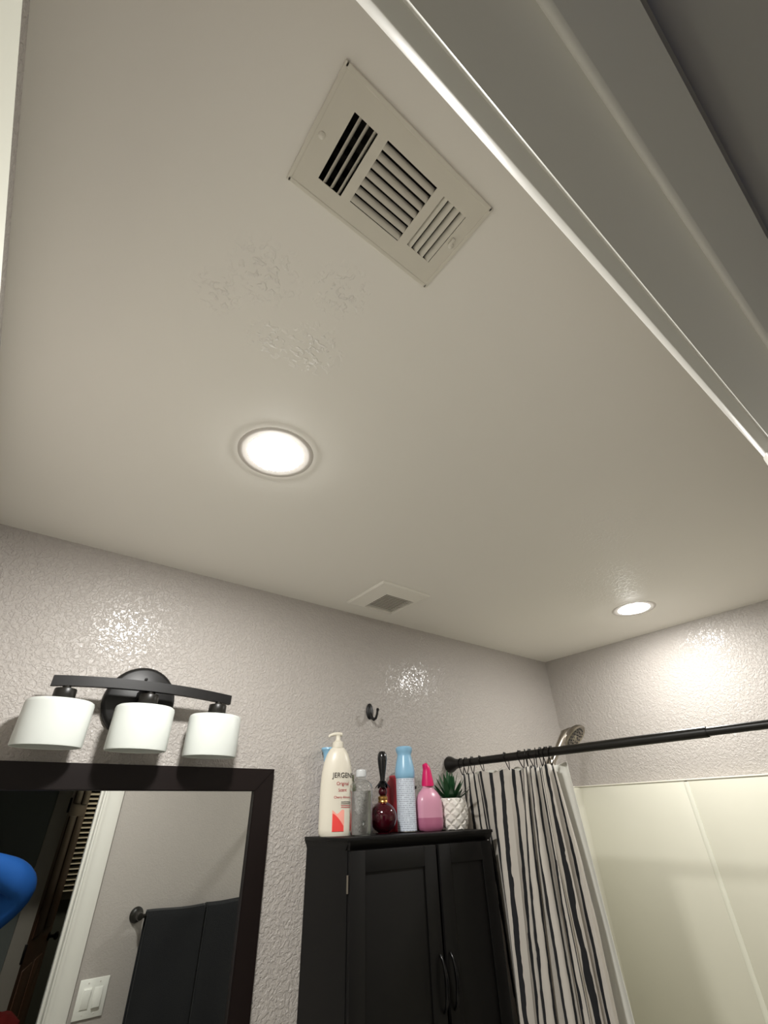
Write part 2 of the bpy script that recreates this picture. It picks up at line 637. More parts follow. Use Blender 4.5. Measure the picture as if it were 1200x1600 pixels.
# the open white door along the left wall
dr = MB().box(-0.132, -0.097, 0.047, 0.745, 0.012, 1.992, 0.002)
d1 = struct('door_1', dr, 'doorwhite', 'white bathroom door standing open along the left wall')
for z0, z1 in ((0.25, 0.85), (1.05, 1.85)):
    for y0, y1 in ((0.15, 0.37), (0.43, 0.65)):
        pb = MB().box(-0.0975, -0.0935, y0, y1, z0, z1, 0.003)
        struct('panel', pb, 'doorwhite', parent=d1)
kb = MB().lathe([(0.026, 0), (0.028, 0.006), (0.012, 0.012), (0.011, 0.035), (0.024, 0.045), (0.027, 0.058), (0.018, 0.068), (0, 0.07)], (-0.097, 0.68, 0.95), 20, axis=(1, 0, 0))
struct('knob', kb, 'bronze', parent=d1)

# ------------------------------------------------------------------ hall and the room across it
struct('floor_hall', MB().box(-1.6, 2.6, -3.6, HY, -0.1, -0.001), 'hallfloor', 'dark carpet in the hall')
struct('ceiling_hall', MB().box(-1.6, 2.6, -3.6, HY + 0.02, CZ, CZ + 0.1), 'hallwall', 'unlit hall ceiling')
struct('wall_hall_left', MB().box(-1.7, -1.6, -3.6, HY, 0, CZ), 'hallwall', 'unlit left wall of the hall')
struct('wall_hall_right', MB().box(2.6, 2.7, -3.6, HY, 0, CZ), 'hallwall', 'unlit right wall of the hall')
mb = MB()
mb.box(-1.6, LX - 0.1, HY - 0.0, HY + 0.1, 0, CZ)
struct('wall_hall_near', mb, 'hallwall', 'hall wall beside the bathroom')
DX0, DX1, DY = 0.60, 1.36, -1.45          # brown door's opening across the hall
mb = MB()
mb.box(-1.6, DX0 - 0.02, DY - 0.1, DY, 0, CZ)
mb.box(DX1 + 0.02, 2.6, DY - 0.1, DY, 0, CZ)
mb.box(DX0 - 0.02, DX1 + 0.02, DY - 0.1, DY, 2.06, CZ)
struct('wall_hall_far', mb, 'hallwall', 'dark grey hall wall seen in the mirror')
mb = MB()
mb.box(-1.6, 2.6, -3.6, -3.5, 0, CZ)
struct('wall_far_room', mb, 'hallwall', 'far wall of the room across the hall')
mb = MB()
mb.box(DX0 - 0.095, DX0, DY, DY + 0.018, 0, 2.04, 0.003)
t4 = struct('trim_4', mb, 'greyframe', 'taupe frame of the brown door seen in the mirror')
struct('side_casing', MB().box(DX1, DX1 + 0.095, DY, DY + 0.018, 0, 2.04, 0.003), 'greyframe', parent=t4)
struct('head_casing', MB().box(DX0 - 0.095, DX1 + 0.095, DY, DY + 0.018, 2.04, 2.13, 0.003), 'greyframe', parent=t4)
for zc in (1.805, 1.0, 0.25):
    struct('hinge', MB().box(DX0 - 0.010, DX0 + 0.006, DY + 0.012, DY + 0.026, zc - 0.047, zc + 0.047, 0.003), 'hinge', parent=t4)

# brown panelled door, swung into the far room
ang = math.radians(-72)
mt = Matrix.Translation((DX0 + 0.005, DY - 0.02, 0)) @ Matrix.Rotation(ang, 4, 'Z')
bd = struct('door_2', MB().box(0, 0.74, -0.036, 0, 0.015, 2.03, 0.003).xform(mt), 'browndoor', 'dark brown panelled door standing ajar across the hall')
for (x0, x1, z0, z1) in ((0.09, 0.34, 1.82, 1.97), (0.40, 0.65, 1.82, 1.97), (0.09, 0.34, 1.05, 1.74), (0.40, 0.65, 1.05, 1.74), (0.09, 0.34, 0.2, 0.9), (0.40, 0.65, 0.2, 0.9)):
    struct('panel', MB().box(x0, x1, -0.002, 0.008, z0, z1, 0.007).xform(mt), 'browndoor', parent=bd)
struct('knob', MB().lathe([(0.026, 0), (0.027, 0.006), (0.011, 0.012), (0.011, 0.035), (0.024, 0.045), (0.026, 0.058), (0.016, 0.067), (0, 0.069)], (0.68, 0, 0.98), 16, axis=(0, 1, 0)).xform(mt), 'bronze', parent=bd)

# window with a slatted blind in the far room
wx0, wx1, wz0, wz1 = 1.02, 2.0, 1.12, 2.12
wf = MB()
wf.box(wx0 - 0.06, wx0, -3.5, -3.475, wz0 - 0.06, wz1 + 0.06, 0.003)
wf.box(wx1, wx1 + 0.06, -3.5, -3.475, wz0 - 0.06, wz1 + 0.06, 0.003)
wf.box(wx0, wx1, -3.5, -3.475, wz1, wz1 + 0.06, 0.003)
wf.box(wx0, wx1, -3.5, -3.475, wz0 - 0.06, wz0, 0.003)
win = struct('window_1', wf, 'greyframe', 'dark window of the far room behind a slatted blind')
struct('pane', MB().box(wx0, wx1, -3.498, -3.492, wz0, wz1), 'night', parent=win)
bl = thing('window_blind', 'cream horizontal slatted blind glimpsed in the mirror beside the brown door', 'blind', (1.51, -3.45, wz0))
sl0 = None
nsl = 23
for i in range(nsl):
    z = wz0 + 0.02 + i * 0.043
    if sl0 is None:
        s_ = MB().box(wx0 + 0.005, wx1 - 0.005, -0.024, 0.024, -0.0015, 0.0015)
        s_.xform(Matrix.Translation((0, -3.45, wz0)) @ Matrix.Rotation(math.radians(-32), 4, 'X'))
        sl0 = obj('slat', s_, 'slat', bl)
        sl0.location = (0, 0, z - wz0)
    else:
        copy_part(sl0, bl, (0, 0, z - wz0))
obj('head_rail', MB().box(wx0, wx1, -3.47, -3.42, wz1 - 0.05, wz1, 0.003), 'slat', bl)
for lx in (1.2, 1.8):
    obj('cord', MB().tube([(lx, -3.42, wz0 + 0.01), (lx, -3.42, wz1 - 0.04)], 0.0012, 6), 'slat', bl)

# dim lamp added out of view to brighten the far room's blind
fl = thing('blind_fill_lamp', 'dim unseen lamp added to light the blind across the hall', 'lamp', (1.5, -2.95, CZ))
obj('base', MB().lathe([(0.11, 0), (0.11, -0.02), (0.1, -0.025), (0, -0.025)], (1.5, -2.95, CZ), 32), 'plate', fl)
obj('diffuser', MB().lathe([(0.10, -0.0255), (0.095, -0.045), (0.06, -0.065), (0, -0.07)], (1.5, -2.95, CZ), 32), emit('blind_fill_glow', (1.0, 0.86, 0.66), FILL_LAMP), fl)

# ------------------------------------------------------------------ ceiling fittings
# air vent: plate with three banks of louvres
vt = thing('ceiling_vent', 'beige metal three-way air vent with louvres screwed to the ceiling', 'air vent', (0.196, 0.202, CZ))
px0, px1, py0, py1, pz0, pz1 = 0.066, 0.327, 0.128, 0.276, CZ - 0.005, CZ
banks = [(0.100, 0.1375, 0.160, 0.2505), (0.152, 0.2425, 0.157, 0.2475), (0.2575, 0.3035, 0.159, 0.2425)]
mb = MB()
xs = [px0] + [v for b in banks for v in (b[0], b[1])] + [px1]
for i in range(0, len(xs) - 1):
    a, b = xs[i], xs[i + 1]
    if i % 2 == 0:
        mb.box(a, b, py0, py1, pz0 + 0.0015, pz1 - 0.0015)
    else:
        bk = banks[i // 2]
        mb.box(a, b, py0, bk[2], pz0 + 0.0015, pz1 - 0.0015)
        mb.box(a, b, bk[3], py1, pz0 + 0.0015, pz1 - 0.0015)
# rolled rim
for (x0, x1, y0, y1) in ((px0 - 0.002, px0 + 0.004, py0 - 0.002, py1 + 0.002), (px1 - 0.004, px1 + 0.002, py0 - 0.002, py1 + 0.002), (px0, px1, py0 - 0.002, py0 + 0.004), (px0, px1, py1 - 0.004, py1 + 0.002)):
    mb.box(x0, x1, y0, y1, pz0 + 0.0005, pz1 - 0.0002, 0.001)
obj('face_plate', mb, 'vent', vt, smooth=False)
dk = MB()
dk.box(vx0, vx1, vy0, vy1, CZ + 0.055, CZ + 0.06)
dk.box(vx0, vx0 + 0.003, vy0, vy1, CZ + 0.003, CZ + 0.055)
dk.box(vx1 - 0.003, vx1, vy0, vy1, CZ + 0.003, CZ + 0.055)
dk.box(vx0, vx1, vy0, vy0 + 0.003, CZ + 0.003, CZ + 0.055)
dk.box(vx0, vx1, vy1 - 0.003, vy1, CZ + 0.003, CZ + 0.055)
obj('duct_box', dk, 'duct', vt)


def louvre(p0, p1, wdir, wid, tilt):
    """curved louvre blade between two points; wdir is the side it leans to going down"""
    p0, p1, wd_ = Vector(p0), Vector(p1), Vector(wdir)
    pts = []
    for k in range(4):
        t = k / 3.0
        a = math.radians(tilt) * (0.65 + 0.5 * t)
        pts.append((t * wid, a))
    m_ = MB()
    prof = [Vector((0, 0, 0))]
    for k in range(3):
        a = math.radians(tilt + (k - 1) * 14)
        prof.append(prof[-1] + (wd_ * math.cos(a) + Vector((0, 0, 1)) * math.sin(a)) * (wid / 3))
    th = Vector((0, 0, 1)) * 0.0009
    loop = prof + [q + th for q in prof[::-1]]
    v0 = [m_.bm.verts.new(p0 + q) for q in loop]
    v1 = [m_.bm.verts.new(p1 + q) for q in loop]
    n = len(loop)
    for i in range(n):
        m_.bm.faces.new((v0[i], v0[(i + 1) % n], v1[(i + 1) % n], v1[i]))
    m_.bm.faces.new(v0[::-1])
    m_.bm.faces.new(v1)
    return m_


zl = pz0 + 0.001
A, B, Cc = banks
for i in range(3):      # left bank opens towards the left wall
    x = A[0] + 0.0035 + i * 0.0118
    obj('louvre', louvre((x + 0.004, A[2], zl), (x + 0.004, A[3], zl), (1, 0, 0), 0.0120, 60), 'vent', vt)
for i in range(7):      # middle bank
    y = B[2] + 0.0128 * (i + 1) - 0.0005
    obj('louvre', louvre((B[0], y, zl), (B[1], y, zl), (0, -1, 0), 0.0112, 42), 'vent', vt)
for i in range(4):      # right bank opens towards the tub
    x = Cc[0] + 0.0122 * (i + 1) - 0.004
    obj('louvre', louvre((x, Cc[2], zl), (x, Cc[3], zl), (-1, 0, 0), 0.0110, 40), 'vent', vt)
for i in range(4):      # damper blades behind the left bank
    y = 0.166 + i * 0.024
    obj('damper_blade', MB().box(0.095, 0.30, y, y + 0.012, CZ + 0.030, CZ + 0.0315), 'duct', vt)
for x, y in ((0.079, 0.206), (0.3145, 0.202)):
    obj('screw', MB().lathe([(0.0048, 0), (0.0045, -0.0012), (0.003, -0.0022), (0, -0.0026)], (x, y, pz0 + 0.0015), 14), 'vent', vt)
obj('damper_lever', MB().box(0.3075, 0.3125, 0.190, 0.202, pz0 - 0.004, pz0 + 0.0015, 0.001), 'vent', vt)


def downlight(cx, cy, label, lens):
    t = thing('recessed_light', label, 'ceiling light', (cx, cy, CZ), 'recessed ceiling lights')
    obj('trim_ring', MB().lathe([(0.0925, -0.0002), (0.0920, -0.0010), (0.0905, -0.0013), (0.080, -0.0011), (0.0664, -0.0010)], (cx, cy, CZ), 64, cap=False), 'lamptrim', t)
    obj('lens', MB().lathe([(0.0664, -0.0011), (0.053, -0.0027), (0.037, -0.0047), (0.018, -0.0065), (0, -0.0071)], (cx, cy, CZ), 48, cap=False), lens, t)


downlight(0.318, 0.818, 'round lit recessed ceiling light nearest the air vent', 'lens')
downlight(2.105, 0.820, 'round lit recessed ceiling light over the tub', 'lens_tub')

# exhaust fan grille
fx0, fx1, fy0, fy1 = 0.982, 1.226, 1.236, 1.488
fn = thing('exhaust_fan', 'square beige exhaust fan grille on the ceiling near the wall', 'exhaust fan', (1.104, 1.362, CZ))
mb = MB()
ix0, ix1, iy0, iy1 = 1.046, 1.190, 1.300, 1.452


def ring_rect(mb, a, b, za, zb):
    (ax0, ax1, ay0, ay1), (bx0, bx1, by0, by1) = a, b
    P = [(ax0, ay0, za), (ax1, ay0, za), (ax1, ay1, za), (ax0, ay1, za)]
    Q = [(bx0, by0, zb), (bx1, by0, zb), (bx1, by1, zb), (bx0, by1, zb)]
    for i in range(4):
        j = (i + 1) % 4
        quads(mb, [(P[i], P[j], Q[j], Q[i])])


def inset(r, d):
    return (r[0] + d, r[1] - d, r[2] + d, r[3] - d)


ro = (fx0, fx1, fy0, fy1)
ri = (ix0, ix1, iy0, iy1)
ring_rect(mb, ro, ro, CZ - 0.0002, CZ - 0.006)
ring_rect(mb, ro, inset(ro, 0.004), CZ - 0.006, CZ - 0.010)
ring_rect(mb, inset(ro, 0.004), inset(ri, -0.003), CZ - 0.010, CZ - 0.022)
ring_rect(mb, inset(ri, -0.003), ri, CZ - 0.022, CZ - 0.021)
ring_rect(mb, ri, inset(ri, 0.002), CZ - 0.021, CZ - 0.004)
bmesh.ops.remove_doubles(mb.bm, verts=mb.bm.verts, dist=1e-5)
obj('cover', mb, 'fan', fn, smooth=False)
obj('motor_recess', MB().box(ix0, ix1, iy0, iy1, CZ - 0.003, CZ - 0.0005), 'fandark', fn)
s0 = None
ns = 12
for i in range(ns):
    y = iy0 + 0.006 + i * (iy1 - iy0 - 0.012) / (ns - 1)
    if s0 is None:
        m_ = MB().box(ix0 + 0.001, ix1 - 0.001, -0.0036, 0.0036, -0.0012, 0.0012)
        m_.xform(Matrix.Translation((0, 1.362, CZ)) @ Matrix.Rotation(math.radians(28), 4, 'X'))
        s0 = obj('grille_slat', m_, 'fan', fn)
        s0.location = (0, y - 1.362, -0.015)
    else:
        copy_part(s0, fn, (0, y - 1.362, -0.015))

# ------------------------------------------------------------------ tub and surround
SRX, SBY, SFY, SZ = 2.478, 1.557, 0.056, 1.782
su = thing('tub_surround', 'cream moulded tub surround with vertical ribs on three walls', 'shower surround', (2.1, 0.8, 0.4))
# right wall panels either side of the rib
for (y0, y1) in ((0.0565, 0.44), (0.452, 0.998), (1.010, SBY - 0.001)):
    p = MB().box(SRX, RX - 0.0005, y0, y1, 0.45, SZ, 0.002)
    obj('panel', p, 'surround', su)
for y in (0.446, 1.004):
    rb = MB().prism([(SRX + 0.005, y - 0.011), (SRX - 0.0015, y - 0.010), (SRX - 0.003, y - 0.008), (SRX - 0.003, y + 0.008), (SRX - 0.0015, y + 0.010), (SRX + 0.005, y + 0.011)], 'z', 0.45, SZ - 0.004)
    obj('rib', rb, 'rib', su)
obj('panel', MB().box(1.70, RX - 0.0005, SBY, BY - 0.0005, 0.45, SZ, 0.002), 'surround', su)
obj('panel', MB().box(1.70, RX - 0.0005, FY + 0.0005, SFY, 0.45, SZ, 0.002), 'surround', su)
# rounded corner coves
for (cx, cy, a0) in ((SRX - 0.035, SBY - 0.035, 0.0), ):
    pts = [(SRX, SBY), (SRX, SBY - 0.035)] + [(cx + 0.035 * math.cos(a), cy + 0.035 * math.sin(a)) for a in [PI / 2 * k / 8 for k in range(1, 8)]] + [(SRX - 0.035, SBY)]
    obj('corner_cove', MB().prism(pts, 'z', 0.45, SZ - 0.001), 'surround', su)
# thin top lip
lip = MB()
lip.box(SRX - 0.003, RX - 0.0005, 0.0575, SBY, SZ, SZ + 0.006, 0.002)
lip.box(1.70, RX - 0.0005, SBY - 0.003, BY - 0.0005, SZ, SZ + 0.006, 0.002)
obj('top_lip', lip, 'tub', su)

tb = thing('bathtub', 'white alcove bathtub behind the striped curtain', 'bathtub', (2.1, 0.8, 0))
mb = MB()
ro2 = (1.70, 2.476, 0.058, 1.555)
ring_rect(mb, ro2, ro2, 0.001, 0.445)
ring_rect(mb, ro2, inset(ro2, 0.07), 0.445, 0.447)
ring_rect(mb, inset(ro2, 0.07), inset(ro2, 0.14), 0.447, 0.12)
q = inset(ro2, 0.14)
quads(mb, [((q[0], q[2], 0.12), (q[1], q[2], 0.12), (q[1], q[3], 0.12), (q[0], q[3], 0.12))])
bmesh.ops.remove_doubles(mb.bm, verts=mb.bm.verts, dist=1e-5)
obj('basin', mb, 'tub', tb, smooth=False)
obj('drain', MB().lathe([(0.03, 0), (0.03, 0.004), (0.02, 0.006), (0, 0.006)], (2.09, 1.32, 0.121), 20), 'nickel', tb)

# ------------------------------------------------------------------ shower rod, rings, curtain, liner
RDX, RDZ = 1.600, 1.863
rod = thing('shower_rod', 'dark bronze telescoping shower rod with flared end caps', 'curtain rod', (RDX, 0.8, RDZ))
obj('outer_tube', MB().lathe([(0.0142, 0.545), (0.0142, 1.545), (0.0132, 1.546), (0.0132, 0.544)], (RDX, 0, RDZ), 24, axis=(0, 1, 0), cap=False), 'bronze', rod)
obj('inner_tube', MB().lathe([(0.0112, 0.05), (0.0112, 0.56)], (RDX, 0, RDZ), 24, axis=(0, 1, 0)), 'bronze', rod)
fl_ = [(0.0, 0.0), (0.031, 0.0), (0.032, 0.006), (0.031, 0.012), (0.026, 0.024), (0.020, 0.038), (0.0175, 0.052), (0.0168, 0.066), (0.0145, 0.068)]
obj('end_cap', MB().lathe(fl_, (RDX, BY - 0.0005, RDZ), 28, axis=(0, -1, 0)), 'bronze', rod)
obj('end_cap', MB().lathe(fl_, (RDX, FY + 0.0005, RDZ), 28, axis=(0, 1, 0)), 'bronze', rod)

GY = [1.516, 1.488, 1.453, 1.405, 1.275, 1.205, 1.180, 1.157, 1.135, 1.112, 1.090, 1.069]
CTOP = 1.826
m_ = MB()
loop = []
for k in range(24):
    a = 2 * PI * k / 24
    loop.append((0.0165 * math.sin(a), 0.0, 0.0165 * math.cos(a) if math.cos(a) > 0 else 0.043 * math.cos(a)))
loop = [(x * (1.0 if z > 0 else max(0.35, 1 + z * 14)), 0.0, z) for x, y, z in loop]
m_.tube(loop, 0.0018, 6, closed=True)
for s in (-0.006, 0.0, 0.006):
    m_.lathe([(0, -0.0024), (0.0024, 0), (0, 0.0024)], (s, 0, 0.0178), 8)
m_.xform(Matrix.Rotation(math.radians(10), 4, 'Z'))
ring0 = obj('curtain_ring', m_, 'ring')
ords = ['first', 'second', 'third', 'fourth', 'fifth', 'sixth', 'seventh', 'eighth', 'ninth', 'tenth', 'eleventh', 'twelfth']
for i, gy in enumerate(GY):
    o = ring0 if i == 0 else ring0.copy()
    if i:
        C.objects.link(o)
    o.location = (RDX, gy, RDZ)
    o.rotation_euler = (random.uniform(-0.25, 0.25), 0, random.uniform(-0.5, 0.5))
    tag(o, 'dark wire curtain ring on the shower rod, %s from the wall end' % ords[i], 'curtain ring', 'curtain rings on the shower rod')

CL = 0.128           # cloth between two grommets
NG = len(GY) - 1
GB = [1.516 - (1.516 - 1.035) * (i / NG) for i in range(NG + 1)]      # relaxed spacing lower down


def curtain_fn(u, v):
    s = u * NG
    i = min(int(s), NG - 1)
    t = s - i
    k = 1 - math.exp(-v * 2.2)
    k = min(1.0, k * 1.1)
    ya = GY[i] * (1 - t) + GY[i + 1] * t
    yb = GB[i] * (1 - t) + GB[i + 1] * t
    y = ya * (1 - k) + yb * k
    span = abs((GY[i + 1] - GY[i]) * (1 - k) + (GB[i + 1] - GB[i]) * k)
    amp = 0.36 * math.sqrt(max(1e-6, CL * CL - span * span))
    amp *= (0.55 + 0.45 * min(1, v * 6)) * 0.75
    sgn = 1 if i % 2 == 0 else -1
    x = RDX - 0.004 + sgn * amp * math.sin(PI * t) * (0.9 + 0.25 * math.sin(i * 2.1 + v * 3))
    y += 0.010 * math.sin(2 * PI * t) * (1 if i % 3 else -1) * min(1, v * 4)
    y += 0.006 * math.sin(5 * v + i)
    x += 0.004 * math.sin(7 * v + s * 1.7)
    top = CTOP - 0.010 * math.sin(PI * t) ** 2
    z = top + (0.20 - top) * v
    y = min(y, 1.535)
    return (x, y, z), (u * NG * CL, v * 1.62)


ct = obj('shower_curtain', MB().grid(curtain_fn, NG * 12, 60), 'curtain', loc=(RDX, 1.28, 0.2))
md = ct.modifiers.new('thickness', 'SOLIDIFY')
md.thickness = 0.0012
tag(ct, 'cream shower curtain with wavy black stripes, bunched on the rod', 'shower curtain')


def liner_fn(u, v):
    y = 1.49 - u * (0.440 + 0.060 * v)
    x = RDX + 0.052 + 0.025 * v + 0.014 * math.sin(u * 34 + v * 1.5) * (0.7 + 0.3 * math.sin(u * 9))
    z = (CTOP + 0.002) + (0.47 - CTOP) * v + 0.004 * math.sin(u * 40)
    return (x, y, z), (u, v)


ln = obj('curtain_liner', MB().grid(liner_fn, 90, 30), 'liner', loc=(RDX + 0.06, 1.28, 0.47))
md = ln.modifiers.new('thickness', 'SOLIDIFY')
md.thickness = 0.0008
tag(ln, 'plain white shower liner hanging behind the striped curtain', 'shower liner')

# hand shower
sh = thing('hand_shower', 'brushed nickel hand shower head behind the dark rod', 'shower head', (2.07, BY, 1.86))
obj('wall_flange', MB().lathe([(0.0, 0), (0.03, 0), (0.029, 0.006), (0.014, 0.014), (0.0, 0.014)], (2.06, BY - 0.0005, 1.826), 24, axis=(0, -1, 0)), 'nickel', sh)
obj('arm', MB().tube([(2.06, BY - 0.01, 1.826), (2.06, BY - 0.06, 1.827), (2.064, BY - 0.11, 1.832), (2.072, BY - 0.15, 1.843), (2.078, BY - 0.165, 1.852)], 0.0105, 14), 'nickel', sh)
obj('bracket', MB().lathe([(0.0, -0.02), (0.018, -0.02), (0.021, -0.01), (0.021, 0.016), (0.017, 0.024), (0, 0.024)], (2.085, 1.412, 1.862), 18, axis=(0.6, -0.3, 0.75)), 'nickel', sh)
hd = Vector((2.282, 1.372, 1.990))
fdir = Vector((0.06, -0.60, -0.64)).normalized()
obj('handle', MB().tube([(2.068, 1.42, 1.840), (2.108, 1.405, 1.882), (2.152, 1.396, 1.930), (2.192, 1.392, 1.968), (2.235, 1.394, 1.996), tuple(hd - fdir * 0.016)], [0.0125, 0.0138, 0.0145, 0.017, 0.023, 0.032], 16), 'nickel', sh)
hs = obj('spray_head', MB().lathe([(0.0, -0.030), (0.036, -0.027), (0.058, -0.014), (0.068, 0.0), (0.069, 0.007), (0.064, 0.011), (0.058, 0.008), (0.0, 0.0085)], tuple(hd), 32, axis=tuple(fdir)), 'nickel', sh)
u_ = fdir.cross(Vector((0, 0, 1))).normalized()
v_ = fdir.cross(u_)
nz = MB()
for rr, n in ((0.016, 6), (0.032, 11), (0.048, 17)):
    for k in range(n):
        a = 2 * PI * k / n
        p = hd + fdir * 0.0082 + u_ * rr * math.cos(a) + v_ * rr * math.sin(a)
        nz.lathe([(0.0042, 0), (0.0036, 0.003), (0, 0.0036)], tuple(p), 7, axis=tuple(fdir))
obj('nozzles', nz, 'nozzle', hs)

# ------------------------------------------------------------------ mirror
mx1, mz1, fw = 0.762, 1.823, 0.062
mx0, mz0 = -0.215, 0.92
mr = thing('wall_mirror', 'large wall mirror in a dark espresso wood frame', 'mirror', (0.27, BY, mz0))
fy_ = BY - 0.024


def rail(pts, nm='frame_rail'):
    m_ = MB().prism(pts, 'y', fy_, BY - 0.0005)
    bmesh.ops.bevel(m_.bm, geom=[e for e in m_.bm.edges if all(abs(v.co.y - fy_) < 1e-6 for v in e.verts)], offset=0.002, segments=2, affect='EDGES')
    obj(nm, m_, 'frame', mr)


rail([(mx0, mz1), (mx1, mz1), (mx1 - fw, mz1 - fw), (mx0 + fw, mz1 - fw)])
rail([(mx0, mz0), (mx1, mz0), (mx1 - fw, mz0 + fw), (mx0 + fw, mz0 + fw)])
rail([(mx1, mz1), (mx1, mz0), (mx1 - fw, mz0 + fw), (mx1 - fw, mz1 - fw)])
rail([(mx0, mz1), (mx0, mz0), (mx0 + fw, mz0 + fw), (mx0 + fw, mz1 - fw)])
obj('mirror_glass', MB().box(mx0 + fw - 0.004, mx1 - fw + 0.004, BY - 0.012, BY - 0.006, mz0 + fw - 0.004, mz1 - fw + 0.004), 'mirror', mr)

# ------------------------------------------------------------------ vanity below the mirror
va = thing('vanity_cabinet', 'dark vanity cabinet standing below the wall mirror', 'cabinet', (0.32, 1.31, 0))
ca = MB()
ca.box(LX + 0.004, LX + 0.022, 1.06, BY - 0.002, 0.08, 0.838)
ca.box(0.854, 0.872, 1.06, BY - 0.002, 0.08, 0.838)
ca.box(LX + 0.022, 0.854, BY - 0.008, BY - 0.002, 0.08, 0.838)
ca.box(LX + 0.022, 0.854, 1.06, BY - 0.008, 0.08, 0.098)
ca.box(LX + 0.022, 0.854, 1.06, 1.078, 0.80, 0.838)
obj('carcass', ca, 'frame', va, smooth=False)
obj('plinth', MB().box(LX + 0.004, 0.872, 1.12, BY - 0.002, 0.0, 0.08), 'frame', va)
for i in range(3):
    x0 = LX + 0.03 + i * 0.357
    dd = obj('door', MB().box(x0, x0 + 0.335, 1.041, 1.0595, 0.13, 0.81, 0.002), 'frame', va)
    obj('door_panel', MB().box(x0 + 0.06, x0 + 0.275, 1.037, 1.0405, 0.19, 0.75, 0.0015), 'frame', dd)
    obj('knob', MB().lathe([(0.006, 0), (0.006, 0.012), (0.014, 0.016), (0.015, 0.024), (0, 0.027)], (x0 + 0.30, 1.0408, 0.70), 14, axis=(0, -1, 0)), 'nickel', dd)
vtp = thing('countertop', 'white countertop with an oval basin on the vanity', 'countertop', (0.32, 1.31, 0.839))
mb = MB()
cxs, cys, ra, rb2 = 0.32, 1.30, 0.21, 0.16
n = 40
outer = []
for k in range(n):
    a = 2 * PI * k / n
    c, s2 = math.cos(a), math.sin(a)
    x0, x1, y0, y1 = LX + 0.003, 0.885, 1.03, BY - 0.001
    tx = ((x1 - cxs) / c if c > 0 else (x0 - cxs) / c) if abs(c) > 1e-6 else 1e9
    ty = ((y1 - cys) / s2 if s2 > 0 else (y0 - cys) / s2) if abs(s2) > 1e-6 else 1e9
    t = min(tx, ty)
    outer.append((cxs + c * t, cys + s2 * t))
lev = [[(x, y, 0.8385) for x, y in outer], [(x, y, 0.878) for x, y in outer]]
for sc2, z in ((1.0, 0.878), (0.97, 0.872), (0.9, 0.82), (0.7, 0.765), (0.3, 0.745)):
    lev.append([(cxs + ra * sc2 * math.cos(2 * PI * k / n), cys + rb2 * sc2 * math.sin(2 * PI * k / n), z) for k in range(n)])
vv = [[mb.bm.verts.new(p) for p in L2] for L2 in lev]
for i in range(len(vv) - 1):
    for k in range(n):
        mb.bm.faces.new((vv[i][k], vv[i][(k + 1) % n], vv[i + 1][(k + 1) % n], vv[i + 1][k]))
mb.bm.faces.new(vv[-1])
obj('slab', mb, 'tub', vtp)
obj('backsplash', MB().box(LX + 0.004, 0.884, BY - 0.019, BY - 0.0015, 0.8785, 0.915, 0.002), 'tub', vtp)
fa = thing('faucet', 'brushed nickel faucet behind the vanity basin', 'faucet', (0.32, 1.50, 0.8785))
obj('base', MB().lathe([(0.0, 0), (0.028, 0), (0.027, 0.006), (0.016, 0.012), (0, 0.012)], (0.32, 1.51, 0.8785), 20), 'nickel', fa)
obj('spout', MB().tube([(0.32, 1.51, 0.885), (0.32, 1.51, 0.96), (0.32, 1.495, 1.0), (0.32, 1.455, 1.015), (0.32, 1.415, 1.0), (0.32, 1.405, 0.975)], 0.012, 14), 'nickel', fa)
obj('lever', MB().tube([(0.335, 1.512, 0.93), (0.365, 1.512, 0.938), (0.39, 1.512, 0.955)], [0.008, 0.006, 0.005], 10), 'nickel', fa)

# ------------------------------------------------------------------ vanity light
vl = thing('vanity_light', 'black three-shade vanity light bar with unlit white oval shades', 'wall light', (0.305, BY, 1.99))
bp_ = obj('back_plate', MB().lathe([(0.0, 0), (0.099, 0), (0.099, 0.010), (0.096, 0.016), (0.088, 0.020), (0.0, 0.022)], (0.305, BY - 0.0005, 1.988), 48, axis=(0, -1, 0)), 'blackmetal', vl)
for zz in (2.050, 1.926):
    obj('screw', MB().lathe([(0.0045, 0), (0.0045, 0.003), (0.003, 0.0048), (0, 0.005)], (0.305, BY - 0.021, zz), 12, axis=(0, -1, 0)), 'blackgloss', bp_)
SHY = 1.508
obj('stem', MB().box(0.290, 0.330, SHY + 0.005, BY - 0.015, 1.990, 2.012, 0.003), 'blackmetal', vl)


def bar_fn():
    m_ = MB()
    n = 24
    ringv = []
    for i in range(n + 1):
        t = i / n * 2 - 1
        x = 0.313 + t * 0.245
        zc = 2.0072 + 0.010 * (1 - t * t)
        yc = SHY + 0.012 * t * t - 0.004
        ringv.append([m_.bm.verts.new((x, yc + a, zc + b)) for a, b in ((-0.009, -0.013), (0.009, -0.013), (0.009, 0.013), (-0.009, 0.013))])
    for i in range(n):
        for k in range(4):
            m_.bm.faces.new((ringv[i][k], ringv[i][(k + 1) % 4], ringv[i + 1][(k + 1) % 4], ringv[i + 1][k]))
    m_.bm.faces.new(ringv[0][::-1])
    m_.bm.faces.new(ringv[-1])
    return m_


